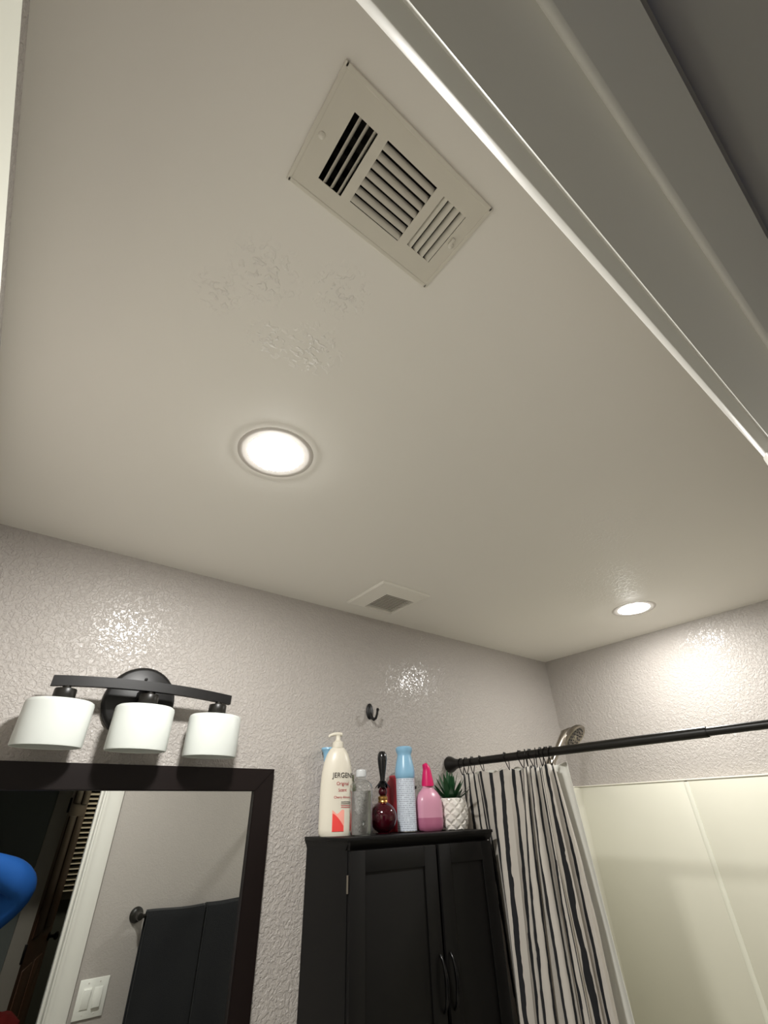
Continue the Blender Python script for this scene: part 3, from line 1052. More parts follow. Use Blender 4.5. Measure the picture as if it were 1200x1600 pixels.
obj('arched_bar', bar_fn(), 'blackmetal', vl)
for k, sx_ in enumerate((0.106, 0.313, 0.520)):
    sy_ = SHY + (0.004 if k != 1 else -0.002)
    zt = 2.001 if k == 1 else 1.995
    so = obj('socket_cup', MB().lathe([(0.008, 0.004), (0.012, -0.004), (0.025, -0.006), (0.0265, -0.009), (0.0265, -0.030), (0.022, -0.036), (0, -0.036)], (sx_, sy_, zt), 24), 'bronze', vl)
    z1, z0 = ((1.9585, 1.8505), (1.9625, 1.8505), (1.9565, 1.8445))[k]
    prof = [(0.25, z1 + 0.001), (0.90, z1 + 0.001), (0.975, z1 - 0.003), (1.0, z1 - 0.009), (1.0, z0 + 0.003), (0.985, z0), (0.955, z0 + 0.001), (0.95, z0 + 0.008), (0.95, z1 - 0.008), (0.25, z1 - 0.006)]
    prof = [(r * 0.0788, z) for r, z in prof]
    obj('glass_shade', MB().lathe(prof, (sx_, sy_, 0), 56, sy=0.74, cap=False), 'glassshade', vl)

# ------------------------------------------------------------------ robe hook
hk = thing('robe_hook', 'small black metal robe hook on the wall above the cabinet', 'hook', (1.169, BY, 2.04))
obj('oval_plate', MB().lathe([(0.0, 0), (1.0, 0), (1.0, 0.004), (0.8, 0.008), (0, 0.009)], (0, 0, 0), 28, sx=0.0165, sy=0.030).xform(Matrix.Translation((1.169, BY - 0.0005, 2.040)) @ Matrix.Rotation(PI / 2, 4, 'X')), 'blackmetal', hk)
hp = [(1.169, BY - 0.006, 2.030), (1.170, BY - 0.016, 2.014), (1.171, BY - 0.028, 2.006), (1.172, BY - 0.040, 2.010), (1.173, BY - 0.047, 2.024), (1.174, BY - 0.050, 2.040)]
pr_ = obj('prong', MB().tube(hp, [0.008, 0.007, 0.0058, 0.005, 0.0046, 0.0045], 12), 'blackmetal', hk)
obj('ball_tip', MB().lathe([(0, -0.0065), (0.0045, -0.005), (0.0065, 0), (0.0045, 0.005), (0, 0.0065)], hp[-1], 14), 'blackmetal', pr_)

# ------------------------------------------------------------------ black cabinet
cb = thing('storage_cabinet', 'tall black two-door storage cabinet against the wall', 'cabinet', (1.22, 1.47, 0))
bx0, bx1, by0_, by1_, ctz = 0.913, 1.522, 1.352, BY - 0.001, 1.636
body = MB()
body.box(bx0, bx0 + 0.018, by0_, by1_, 0, ctz - 0.016, 0.001)
body.box(bx1 - 0.018, bx1, by0_, by1_, 0, ctz - 0.016, 0.001)
body.box(bx0 + 0.018, bx1 - 0.018, by1_ - 0.006, by1_, 0.05, ctz - 0.016)
body.box(bx0 + 0.018, bx1 - 0.018, by0_ + 0.02, by1_ - 0.006, 0.06, 0.078)
body.box(bx0 + 0.018, bx1 - 0.018, by0_ + 0.02, by1_ - 0.006, 0.80, 0.818)
body.box(bx0 + 0.018, bx1 - 0.018, by0_ + 0.004, by1_ - 0.006, 0, 0.06)
body.box(bx0 + 0.018, bx1 - 0.018, by0_ + 0.002, by1_ - 0.006, ctz - 0.04, ctz - 0.016)
obj('body', body, 'cabinet', cb, smooth=False)
obj('top_board', MB().box(0.903, 1.538, 1.336, BY - 0.0008, ctz - 0.009, ctz, 0.0015), 'cabinet', cb)
obj('crown_moulding', MB().prism([(1.338, ctz - 0.009), (1.340, ctz - 0.014), (1.346, ctz - 0.020), (1.349, ctz - 0.026), (1.352, ctz - 0.030), (1.352, ctz - 0.009)], 'x', 0.907, 1.534), 'cabinet', cb)
obj('crown_moulding', MB().prism([(0.905, ctz - 0.009), (0.906, ctz - 0.014), (0.910, ctz - 0.020), (0.912, ctz - 0.026), (0.913, ctz - 0.030), (0.914, ctz - 0.009)], 'y', 1.338, BY - 0.001), 'cabinet', cb)


def cab_door(x0, x1, z0, z1, hx, nm):
    yf = by0_ - 0.001
    t = 0.0145
    m_ = MB().box(x0, x1, yf - 0.010, yf, z0, z1, 0.0015)
    d = obj('door', m_, 'cabinet', cb)
    sw = 0.052
    fr_ = MB()
    fr_.box(x0, x0 + sw, yf - t, yf - 0.010, z0, z1, 0.0015)
    fr_.box(x1 - sw, x1, yf - t, yf - 0.010, z0, z1, 0.0015)
    fr_.box(x0 + sw, x1 - sw, yf - t, yf - 0.010, z1 - sw, z1, 0.0015)
    fr_.box(x0 + sw, x1 - sw, yf - t, yf - 0.010, z0, z0 + sw, 0.0015)
    obj('door_frame', fr_, 'cabinet', d)
    ph = []
    for k in range(13):
        a = k / 12.0
        ph.append((hx, yf - t - 0.002 - 0.020 * math.sin(PI * a) ** 0.6, 1.345 - 0.118 + a * 0.118))
    obj('handle', MB().tube(ph, [0.0035 + 0.003 * math.sin(PI * k / 12) for k in range(13)], 10), 'blackgloss', d)


cab_door(bx0 + 0.002, 1.2500, 0.90, ctz - 0.032, 1.236, 'left')
cab_door(1.2630, bx1 - 0.002, 0.90, ctz - 0.032, 1.2775, 'right')
cab_door(bx0 + 0.002, 1.2500, 0.08, 0.885, 1.236, 'left')
cab_door(1.2630, bx1 - 0.002, 0.08, 0.885, 1.2775, 'right')
for zc in (1.53, 1.0):
    obj('hinge', MB().lathe([(0.0035, -0.02), (0.0035, 0.02)], (bx0 - 0.001, by0_ - 0.006, zc), 10), 'nickel', cb)

# ------------------------------------------------------------------ bottles on the cabinet
TZ = ctz + 0.0005


def text_mesh(txt, size, bold=0.0):
    cu = bpy.data.curves.new('txt', 'FONT')
    cu.body = txt
    cu.size = size
    cu.align_x = 'CENTER'
    cu.offset = bold
    o = bpy.data.objects.new('txt', cu)
    C.objects.link(o)
    dg = bpy.context.evaluated_depsgraph_get()
    me = bpy.data.meshes.new_from_object(o.evaluated_get(dg))
    bpy.data.objects.remove(o)
    return me


def wrap(me_or_bm, cx, cy, a, b, face, z0, eps):
    """bend flat (x,y) print on to an elliptic bottle; face is the world direction angle of the label centre"""
    bm = bmesh.new()
    if isinstance(me_or_bm, bmesh.types.BMesh):
        bm = me_or_bm
    else:
        bm.from_mesh(me_or_bm)
        bpy.data.meshes.remove(me_or_bm)
    for v in bm.verts:
        X, Z = v.co.x, v.co.y
        # print runs along the flat front of the ellipse
        xx = max(-a * 0.98, min(a * 0.98, X))
        yy = -b * math.sqrt(max(0.0, 1 - (xx / a) ** 2)) - eps
        c, s = math.cos(face), math.sin(face)
        v.co = (cx + xx * c - yy * s, cy + xx * s + yy * c, z0 + Z)
    m_ = MB()
    m_.bm.free()
    m_.bm = bm
    return m_


# lotion bottle
lx, ly, la, lb = 0.960, 1.492, 0.0560, 0.026
lface = math.radians(-19)
lo = thing('lotion_bottle', 'large cream pump lotion bottle with red label art', 'lotion bottle', (lx, ly, TZ))
prof = [(0.0, 0.0), (0.90, 0.0), (0.97, 0.006), (1.0, 0.018), (1.0, 0.11), (0.985, 0.145), (0.93, 0.178), (0.82, 0.208), (0.66, 0.232), (0.48, 0.247), (0.36, 0.252), (0.0, 0.252)]
mb = MB()
b = bmesh.new()
seg = 48
rings = []
for r, z in prof:
    # neck becomes round towards the top
    k = max(0.0, min(1.0, (z - 0.11) / 0.142))
    rb_ = lb * (1 - k) + la * 0.78 * k if r > 0 else 0
    rings.append([b.verts.new((r * la * math.cos(2 * PI * i / seg), r * rb_ * math.sin(2 * PI * i / seg), z)) for i in range(seg)] if r > 0 else [b.verts.new((0, 0, z))])
for k in range(len(rings) - 1):
    A_, B_ = rings[k], rings[k + 1]
    for i in range(seg):
        j = (i + 1) % seg
        if len(A_) == 1:
            b.faces.new((A_[0], B_[j], B_[i]))
        elif len(B_) == 1:
            b.faces.new((A_[i], A_[j], B_[0]))
        else:
            b.faces.new((A_[i], A_[j], B_[j], B_[i]))
mb._merge(b, Matrix.Translation((lx, ly, TZ)) @ Matrix.Rotation(lface, 4, 'Z'))
lbody = obj('bottle_body', mb, 'lotion', lo)
pump = MB()
pump.lathe([(0.0195, 0.250), (0.0200, 0.256), (0.0190, 0.268), (0.0125, 0.272), (0.0090, 0.276), (0.0080, 0.286), (0.0085, 0.290), (0.0, 0.2905)], (lx, ly, TZ), 24)
obj('collar', pump, 'lotion', lo)
noz = MB()
noz.tube([(lx + 0.014, ly - 0.002, TZ + 0.294), (lx, ly, TZ + 0.295), (lx - 0.016, ly + 0.004, TZ + 0.294), (lx - 0.028, ly + 0.010, TZ + 0.290), (lx - 0.031, ly + 0.011, TZ + 0.284)], [0.0065, 0.0072, 0.0055, 0.0045, 0.004], 10)
obj('pump_head', noz, 'lotion', lo)
sc_ = 1.0
for txt, size, zz, xo, mt_ in (('JERGENS', 0.0200, 0.160, 0.016, 'ink'), ('Original', 0.0135, 0.138, 0.014, 'inkred'), ('Scent', 0.0135, 0.120, 0.014, 'inkred'), ('Cherry Almond', 0.0095, 0.101, 0.016, 'inkred')):
    me = text_mesh(txt, size, 0.00012)
    bmx = bmesh.new()
    bmx.from_mesh(me)
    bpy.data.meshes.remove(me)
    bmesh.ops.translate(bmx, verts=bmx.verts, vec=(xo * sc_, 0, 0))
    kk = max(0.0, min(1.0, (zz - 0.11) / 0.142))
    o = obj('lettering', wrap(bmx, lx, ly, la * 0.975, (lb * (1 - kk) + la * 0.78 * kk) * 1.0, lface, TZ + zz, 0.0008), mt_, lbody, smooth=False)


def patch(x0, x1, z0, z1, n=10, top=None):
    bmx = bmesh.new()
    vv = []
    for i in range(n + 1):
        x = x0 + (x1 - x0) * i / n
        zt_ = z1 if top is None else top(i / n)
        vv.append((bmx.verts.new((x, z0, 0)), bmx.verts.new((x, zt_, 0))))
    for i in range(n):
        bmx.faces.new((vv[i][0], vv[i + 1][0], vv[i + 1][1], vv[i][1]))
    return bmx


obj('label_art', wrap(patch(-0.018, 0.022, 0.012, 0.075, top=lambda t: 0.074 - 0.022 * abs(t - 0.2) - 0.012 * math.sin(t * 5)), lx, ly, la, lb, lface, TZ, 0.0005), 'label_pink', lbody, smooth=False)
obj('label_art', wrap(patch(-0.017, 0.020, 0.012, 0.05, top=lambda t: 0.060 - 0.034 * t ** 1.5), lx, ly, la, lb, lface, TZ, 0.0008), 'label_red', lbody, smooth=False)
for k in range(4):
    obj('fine_print', wrap(patch(0.010, 0.044, 0.090 - 0.005 * k, 0.0918 - 0.005 * k), lx, ly, la, lb, lface, TZ, 0.0009), 'inkred' if k > 1 else 'ink', lbody, smooth=False)

# pale blue bottle behind the lotion
bb = thing('blue_spray_bottle', 'pale blue spray bottle half hidden behind the lotion bottle', 'spray bottle', (0.966, 1.561, TZ))
obj('bottle_body', MB().lathe([(0, 0), (0.020, 0), (0.022, 0.004), (0.022, 0.150), (0.020, 0.185), (0.014, 0.215), (0, 0.215)], (0.966, 1.561, TZ), 28), 'lavender', bb)
obj('spray_cap', MB().lathe([(0.014, 0.214), (0.015, 0.228), (0.019, 0.244), (0.025, 0.252), (0.024, 0.258), (0, 0.260)], (0.962, 1.558, TZ), 28), 'bluecap', bb)

# olive bottle behind the clear one
ob = thing('olive_bottle', 'small olive green bottle behind the clear bottle', 'bottle', (1.060, 1.552, TZ))
obj('bottle_body', MB().lathe([(0, 0), (0.015, 0), (0.017, 0.004), (0.017, 0.125), (0.015, 0.145), (0.009, 0.153), (0, 0.153)], (1.060, 1.552, TZ), 24), 'olive', ob)
obj('cap', MB().lathe([(0.0095, 0.152), (0.0095, 0.172), (0.008, 0.175), (0, 0.175)], (1.060, 1.552, TZ), 18), 'olive', ob)

# clear bottle
cx_, cy_ = 1.013, 1.425
cl = thing('clear_bottle', 'clear plastic bottle of water with a frosted cap', 'bottle', (cx_, cy_, TZ))
obj('shell', MB().lathe([(0, 0), (0.035, 0), (0.038, 0.004), (0.0385, 0.012), (0.0385, 0.125), (0.036, 0.137), (0.027, 0.147), (0.016, 0.153), (0.0145, 0.162), (0, 0.162)], (cx_, cy_, TZ), 36), 'clear', cl)
obj('liquid', MB().lathe([(0, 0.003), (0.033, 0.003), (0.0365, 0.008), (0.0365, 0.119), (0, 0.119)], (cx_, cy_, TZ), 36), 'water', cl)
obj('cap', MB().lathe([(0.0165, 0.160), (0.0172, 0.162), (0.0172, 0.176), (0.016, 0.180), (0.010, 0.182), (0, 0.182)], (cx_, cy_, TZ), 24), 'capclear', cl)

# perfume
qx, qy = 1.1275, 1.455
pf = thing('perfume_bottle', 'round ruby red perfume bottle with a long black stopper', 'perfume bottle', (qx, qy, TZ))
sph = [(0.0, 0.0), (0.026, 0.0), (0.028, 0.003)]
for k in range(2, 15):
    a = -PI / 2 + PI * k / 16
    sph.append((0.0455 * math.cos(a), 0.0460 + 0.0455 * math.sin(a)))
sph += [(0.012, 0.0905), (0, 0.0905)]
obj('globe', MB().lathe(sph, (qx, qy, TZ), 36), 'ruby', pf)
obj('collar', MB().lathe([(0.013, 0.086), (0.0165, 0.087), (0.0165, 0.092), (0.0150, 0.094), (0.0165, 0.098), (0.0165, 0.104), (0.013, 0.107), (0, 0.107)], (qx, qy, TZ), 24), 'gold', pf)
obj('bead', MB().lathe([(0.006, 0.105)] + [(0.0155 * math.cos(a), 0.1195 + 0.0145 * math.sin(a)) for a in [(-1.1 + 2.2 * k / 8) for k in range(9)]] + [(0.006, 0.134)], (qx, qy, TZ), 24), 'ruby', pf)
stp = obj('stopper', MB().lathe([(0.008, 0.131), (0.010, 0.137), (0.0085, 0.146), (0.0085, 0.158), (0.0115, 0.178), (0.0155, 0.205), (0.0170, 0.222), (0.0155, 0.234), (0.0105, 0.243), (0.0, 0.246)], (qx, qy, TZ), 24), 'blackgloss', pf)
for k in range(5):
    a = 2 * PI * k / 5 + 0.3
    d_ = Vector((math.cos(a), math.sin(a), 0))
    n_ = Vector((-math.sin(a), math.cos(a), 0))
    m_ = MB()
    o_ = Vector((qx, qy, TZ))
    ppts = []
    for t in range(6):
        s = t / 5.0
        c_ = o_ + d_ * (0.006 + 0.021 * s) + Vector((0, 0, 0.152 - 0.020 * s - 0.003 * s * s))
        w_ = 0.0085 * math.sin(PI * (0.35 + 0.6 * s)) + 0.0008
        ppts.append((m_.bm.verts.new(c_ - n_ * w_), m_.bm.verts.new(c_ + Vector((0, 0, 0.003))), m_.bm.verts.new(c_ + n_ * w_)))
    for t in range(5):
        for q_ in range(2):
            m_.bm.faces.new((ppts[t][q_], ppts[t][q_ + 1], ppts[t + 1][q_ + 1], ppts[t + 1][q_]))
    bmesh.ops.solidify(m_.bm, geom=list(m_.bm.faces), thickness=0.0012)
    obj('petal', m_, 'blackgloss', stp)

# red bottle behind
rd = thing('red_bottle', 'tall red plastic bottle standing behind the blue-capped spray can', 'bottle', (1.256, 1.552, TZ))
obj('bottle_body', MB().lathe([(0, 0), (0.027, 0), (0.029, 0.004), (0.029, 0.130), (0.026, 0.152), (0.018, 0.164), (0, 0.164)], (1.256, 1.552, TZ), 28), 'redglass', rd)
obj('cap', MB().lathe([(0.017, 0.163), (0.017, 0.174), (0.012, 0.177), (0, 0.177)], (1.256, 1.552, TZ), 20), 'redglass', rd)
# lavender can behind
lv = thing('lavender_can', 'lavender spray can peeking out behind the blue-capped can', 'spray can', (1.318, 1.552, TZ))
obj('can_body', MB().lathe([(0, 0), (0.028, 0), (0.0295, 0.003), (0.0295, 0.142), (0.026, 0.150), (0, 0.150)], (1.318, 1.552, TZ), 28), 'lavender', lv)
obj('cap', MB().lathe([(0.026, 0.149), (0.027, 0.165), (0.026, 0.196), (0.020, 0.204), (0, 0.205)], (1.318, 1.552, TZ), 28), 'lavender', lv)
obj('print_mark', MB().box(1.338, 1.346, 1.5225, 1.536, TZ + 0.132, TZ + 0.142, 0.001), 'ink', lv)
# dark red jar
jr = thing('red_jar', 'small dark red jar between the spray can and pink bottle', 'jar', (1.3645, 1.530, TZ))
obj('jar_body', MB().lathe([(0, 0), (0.013, 0), (0.0145, 0.003), (0.0145, 0.024), (0.012, 0.028), (0, 0.028)], (1.3645, 1.530, TZ), 24), 'jar', jr)
obj('lid', MB().lathe([(0.0135, 0.0275), (0.0140, 0.029), (0.0140, 0.038), (0.012, 0.040), (0, 0.040)], (1.3645, 1.530, TZ), 24), 'jar', jr)

# air freshener can
ax_, ay_ = 1.232, 1.455
af = thing('air_freshener_can', 'white printed air freshener can with a pale blue cap', 'spray can', (ax_, ay_, TZ))
mb = MB()
b = bmesh.new()
mb.grid(lambda u, v: ((ax_ + 0.0335 * math.cos(2 * PI * u), ay_ + 0.0335 * math.sin(2 * PI * u), TZ + 0.004 + 0.156 * v), (u * 3.2, v)), 40, 8)
obj('label_wrap', mb, 'canlabel', af)
obj('can_base', MB().lathe([(0, 0), (0.031, 0), (0.0328, 0.002), (0.0328, 0.005), (0.0330, 0.158), (0.031, 0.164), (0, 0.164)], (ax_, ay_, TZ), 40), 'nickel', af)
obj('spray_cap', MB().lathe([(0.0325, 0.160), (0.0358, 0.166), (0.0362, 0.178), (0.0345, 0.195), (0.0300, 0.216), (0.0262, 0.232), (0.0255, 0.238), (0.0290, 0.246), (0.0312, 0.253), (0.0310, 0.259), (0.026, 0.264), (0, 0.266)], (ax_, ay_, TZ), 40), 'bluecap', af)

# pink bottle
kx, ky = 1.333, 1.445
pk = thing('pink_spray_bottle', 'translucent pink squeeze bottle with a hot pink nozzle', 'spray bottle', (kx, ky, TZ))
obj('bottle_body', MB().lathe([(0.0566, 0.040), (0.0566, 0.072), (0.0555, 0.090), (0.051, 0.104), (0.041, 0.117), (0.029, 0.127), (0.0235, 0.133), (0.0225, 0.140), (0, 0.140)], (kx, ky, TZ), 40, sy=0.62, cap=False), 'pink', pk)
obj('liquid', MB().lathe([(0, 0), (0.044, 0), (0.051, 0.005), (0.055, 0.014), (0.0566, 0.026), (0.0566, 0.040), (0, 0.040)], (kx, ky, TZ), 40, sy=0.62), 'pinkliq', pk)
pn = []
for k in range(9):
    t = k / 8.0
    pn.append((kx + 0.000 - 0.004 * t - 0.016 * max(0, t - 0.72) / 0.28 * 0.9, ky - 0.004 * t, TZ + 0.138 + 0.076 * t - 0.012 * max(0, t - 0.85) / 0.15))
obj('nozzle', MB().tube(pn, [0.0232, 0.0225, 0.0212, 0.0195, 0.0178, 0.0160, 0.0142, 0.0118, 0.0065], 18), 'hotpink', pk)

# succulent
gx, gy_ = 1.456, 1.456
sp_ = thing('potted_succulent', 'spiky green succulent in a white diamond-faceted pot', 'potted plant', (gx, gy_, TZ))


def pot_fn(u, v):
    a = 2 * PI * u
    z = 0.099 * v
    base = 0.042 + 0.0135 * math.sin(PI * (0.12 + 0.72 * v))
    nA = 9
    p = u * nA + v * 3.0
    q_ = u * nA - v * 3.0
    ta = abs((p % 1) - 0.5) * 2
    tb_ = abs((q_ % 1) - 0.5) * 2
    edge = 1 - max(ta, tb_)
    r = base + 0.0075 * min(edge * 2.0, 1.0) * (0.0 if v > 0.985 or v < 0.015 else 1.0)
    return (gx + r * math.cos(a), gy_ + r * math.sin(a), TZ + z), (u, v)


pm = MB().grid(pot_fn, 108, 36)
bmesh.ops.remove_doubles(pm.bm, verts=pm.bm.verts, dist=1e-6)
obj('pot', pm, 'ceramic', sp_, smooth=False)
obj('pot_floor', MB().lathe([(0, 0), (0.046, 0), (0.046, 0.003), (0, 0.003)], (gx, gy_, TZ), 24), 'ceramic', sp_)
obj('soil', MB().lathe([(0, 0.088), (0.044, 0.088), (0.044, 0.092), (0.02, 0.096), (0, 0.097)], (gx, gy_, TZ), 24), 'soil', sp_)
for k in range(24):
    a = k * 2.39996
    lvl = k / 23.0
    el = math.radians(86 - 74 * lvl)
    ln_ = 0.102 * (1 - 0.30 * lvl) * random.uniform(0.9, 1.1)
    d_ = Vector((math.cos(a) * math.cos(el), math.sin(a) * math.cos(el), math.sin(el)))
    n_ = Vector((-math.sin(a), math.cos(a), 0))
    u_ = d_.cross(n_).normalized()
    o_ = Vector((gx, gy_, TZ + 0.092)) + Vector((math.cos(a), math.sin(a), 0)) * (0.003 + 0.012 * lvl)
    m_ = MB()
    rg = []
    for t in range(6):
        s = t / 5.0
        bend = Vector((0, 0, 0.018 * s * s * lvl))
        c_ = o_ + d_ * ln_ * s + bend
        w_ = 0.0140 * (1 - s) ** 0.8 * (0.75 + 0.9 * s) + 0.0003
        h_ = 0.0032 * (1 - s) + 0.0002
        rg.append([m_.bm.verts.new(c_ - n_ * w_), m_.bm.verts.new(c_ - u_ * h_), m_.bm.verts.new(c_ + n_ * w_), m_.bm.verts.new(c_ + u_ * h_ * 0.3)])
    for t in range(5):
        for q_ in range(4):
            m_.bm.faces.new((rg[t][q_], rg[t][(q_ + 1) % 4], rg[t + 1][(q_ + 1) % 4], rg[t + 1][q_]))
    obj('leaf', m_, 'leaf', sp_)

# ------------------------------------------------------------------ front wall: towel bar, towels, switch
TBZ, TBY = 1.304, FY + 0.072
tbar = thing('towel_bar', 'dark bronze towel bar on the wall beside the doorway', 'towel bar', (1.15, FY, TBZ))
for x in (0.846, 1.47):
    ps = obj('post', MB().lathe([(0, 0), (0.031, 0), (0.032, 0.004), (0.028, 0.010), (0.024, 0.014), (0.025, 0.018), (0.017, 0.024), (0.012, 0.040), (0.011, 0.055), (0.015, 0.060), (0.017, 0.072), (0.014, 0.084), (0, 0.088)], (x, FY + 0.0005, TBZ), 28, axis=(0, 1, 0)), 'bronze', tbar)
obj('bar', MB().tube([(0.846, TBY, TBZ), (1.47, TBY, TBZ)], 0.0085, 14), 'bronze', tbar)


def towel(x0, x1, rad, zf, zb, seed):
    rnd = random.Random(seed)
    ph = rnd.uniform(0, 6)

    def fn(u, v):
        x = x0 + (x1 - x0) * u
        Lf, Lb, La = TBZ - zf, TBZ - zb, PI * rad
        s = v * (Lf + La + Lb)
        if s < Lf:
            z = zf + s
            y = TBY + rad + 0.006 * math.sin(u * 9 + ph) * (1 - s / Lf) + 0.004 * (1 - s / Lf)
        elif s < Lf + La:
            a = (s - Lf) / rad
            z = TBZ + rad * math.sin(a)
            y = TBY + rad * math.cos(a)
        else:
            z = TBZ - (s - Lf - La)
            y = TBY - rad
        z += 0.003 * math.sin(u * 5 + ph)
        x += 0.012 * (TBZ - z) * (u - 0.5)
        return (x, y, z), (u, v)
    return MB().grid(fn, 30, 60)


for (x0, x1, rad, zf, zb, sd, lab) in ((0.874, 1.163, 0.0150, 0.72, 0.82, 3, 'charcoal towel hanging next to the bar post nearest the doorway'), (1.168, 1.440, 0.0205, 0.76, 0.84, 5, 'charcoal towel hanging on the tub side of the towel bar')):
    tw = obj('towel', towel(x0, x1, rad, zf, zb, sd), 'towel', loc=((x0 + x1) / 2, TBY, zf))
    md = tw.modifiers.new('thickness', 'SOLIDIFY')
    md.thickness = 0.006
    md.offset = 1
    tag(tw, lab, 'towel', 'towels on the towel bar')

sw = thing('light_switch', 'white double rocker light switch on the wall beside the doorway', 'light switch', (0.727, FY, 1.033))
obj('cover_plate', MB().box(0.667, 0.788, FY + 0.0003, FY + 0.006, 0.968, 1.098, 0.0025), 'plate', sw)
for k, xx in enumerate((0.704, 0.751)):
    obj('rocker_frame', MB().box(xx - 0.018, xx + 0.018, FY + 0.0055, FY + 0.0072, 0.998, 1.068, 0.0006), 'plate', sw)
    tl = 4.5 if k else -4.5
    m_ = MB().box(-0.0155, 0.0155, -0.003, 0.003, -0.032, 0.032, 0.0008)
    m_.xform(Matrix.Translation((xx, FY + 0.0085, 1.033)) @ Matrix.Rotation(math.radians(tl), 4, 'X'))
    obj('rocker', m_, 'plate', sw)
    for zz in (0.982, 1.084):
        obj('screw', MB().lathe([(0.003, 0), (0.003, 0.0008), (0, 0.0012)], (xx, FY + 0.006, zz), 10, axis=(0, 1, 0)), 'lamptrim', sw)

# ------------------------------------------------------------------ hall stool with cloths (glimpsed at the foot of the mirror)
stl = thing('hall_stool', 'dark wooden stool in the hall, glimpsed low in the mirror', 'stool', (0.58, -1.22, 0))
obj('seat', MB().box(0.40, 0.78, -1.38, -1.06, 0.60, 0.63, 0.006), 'darkwood', stl)
for x in (0.42, 0.735):
    for y in (-1.36, -1.105):
        obj('leg', MB().box(x, x + 0.025, y, y + 0.025, 0, 0.60, 0.003), 'darkwood', stl)


def bundle(name, c, r, sy, sz, m, lab, seed):
    rnd = random.Random(seed)
    m_ = MB()
    n1, n2 = 28, 16
    ph = [rnd.uniform(0, 6) for _ in range(4)]

    def fn(u, v):
        a, e = 2 * PI * u, -PI / 2 + PI * v
        k = 1 + 0.08 * math.sin(3 * a + ph[0]) * math.cos(e) + 0.06 * math.sin(5 * a + 4 * e + ph[1]) + 0.04 * math.sin(9 * e + ph[2])
        x = r * k * math.cos(a) * math.cos(e)
        y = r * sy * k * math.sin(a) * math.cos(e)
        z = max(-r * sz * 0.8, r * sz * k * math.sin(e))
        return (c[0] + x, c[1] + y, c[2] + z + r * sz * 0.8), (u, v)
    m_.grid(fn, n1, n2)
    bmesh.ops.remove_doubles(m_.bm, verts=m_.bm.verts, dist=1e-6)
    return tag(obj(name, m_, m, loc=c), lab, 'cloth')


bundle('red_cloth', (0.53, -1.20, 0.6305), 0.115, 0.7, 0.8, 'redcloth', 'crumpled dark red cloth lying on the hall stool', 1)
bundle('pale_cloth', (0.715, -1.10, 0.6305), 0.040, 0.8, 1.0, 'palecloth', 'small pale folded cloth beside the red cloth', 2)

# ------------------------------------------------------------------ the photographer
def skin_obj(name, verts, edges, radii, m, parent=None, sub=2, roots=(0,), loc=None):
    o_ = Vector(loc) if loc is not None else ORG[parent.name]
    me = bpy.data.meshes.new(name)
    me.from_pydata([tuple(Vector(v) - o_) for v in verts], edges, [])
    o = bpy.data.objects.new(name, me)
    C.objects.link(o)
    o.modifiers.new('skin', 'SKIN')
    for i, r in enumerate(radii):
        sv = me.skin_vertices[0].data[i]
        sv.radius = r if isinstance(r, tuple) else (r, r)
        sv.use_root = i in roots
    s_ = o.modifiers.new('sub', 'SUBSURF')
    s_.levels = sub
    s_.render_levels = sub
    dg = bpy.context.evaluated_depsgraph_get()
    me2 = bpy.data.meshes.new_from_object(o.evaluated_get(dg))
    o.modifiers.clear()
    o.data = me2
    me2.name = name
    me2.materials.clear()
    me2.materials.append(M[m])
    for p in me2.polygons:
        p.use_smooth = True
    if parent is not None:
        o.parent = parent
    else:
        o.location = o_
    ORG[o.name] = o_
    return o


PX, PY = 0.03, -0.40
hand = CAM + CR @ Vector((0.052, -0.100, 0.044))
V_ = [(PX, PY, 0.86), (PX, PY, 1.00), (PX, PY, 1.16), (PX, PY + 0.01, 1.28), (PX, PY + 0.02, 1.345), (PX, PY + 0.035, 1.40),   # 0-5 pelvis..head base
      (PX, PY + 0.045, 1.47), (PX, PY + 0.045, 1.545), (PX, PY + 0.04, 1.60),                                               # 6-8 head
      (0.185, PY + 0.03, 1.275), (0.270, -0.285, 1.345), (0.372, -0.190, 1.432), (0.285, -0.145, 1.485), (0.165, -0.075, 1.553), tuple(hand),   # 9-14 right arm
      (-0.125, PY + 0.01, 1.275), (-0.165, PY - 0.01, 1.13), (-0.185, PY - 0.01, 1.00), (-0.18, PY + 0.03, 0.87), (-0.175, PY + 0.05, 0.77), (-0.17, PY + 0.055, 0.70),
      (PX + 0.085, PY, 0.80), (PX + 0.09, PY + 0.01, 0.46), (PX + 0.09, PY - 0.01, 0.09), (PX + 0.095, PY + 0.12, 0.035),
      (PX - 0.085, PY, 0.80), (PX - 0.09, PY + 0.01, 0.46), (PX - 0.09, PY - 0.01, 0.09), (PX - 0.095, PY + 0.12, 0.035)]
E_ = [(0, 1), (1, 2), (2, 3), (3, 4), (4, 5), (5, 6), (6, 7), (7, 8), (3, 9), (9, 10), (10, 11), (11, 12), (12, 13), (13, 14),
      (3, 15), (15, 16), (16, 17), (17, 18), (18, 19), (19, 20), (0, 21), (21, 22), (22, 23), (23, 24), (0, 25), (25, 26), (26, 27), (27, 28)]
R_ = [(0.11, 0.085), (0.115, 0.09), (0.13, 0.095), (0.10, 0.08), 0.052, 0.055, (0.078, 0.09), (0.078, 0.092), 0.05,
      0.055, 0.047, 0.042, 0.040, 0.027, 0.022, 0.055, 0.046, 0.04, 0.034, 0.026, 0.028,
      0.074, 0.052, 0.036, 0.033, 0.074, 0.052, 0.036, 0.033]
# fingers: separate chains rooted inside the palms
roots = [0]


def chain(pts, rad):
    i0 = len(V_)
    roots.append(i0)
    for k, p in enumerate(pts):
        V_.append(tuple(p))
        R_.append(rad * (1 - 0.12 * k))
        if k:
            E_.append((i0 + k - 1, i0 + k))


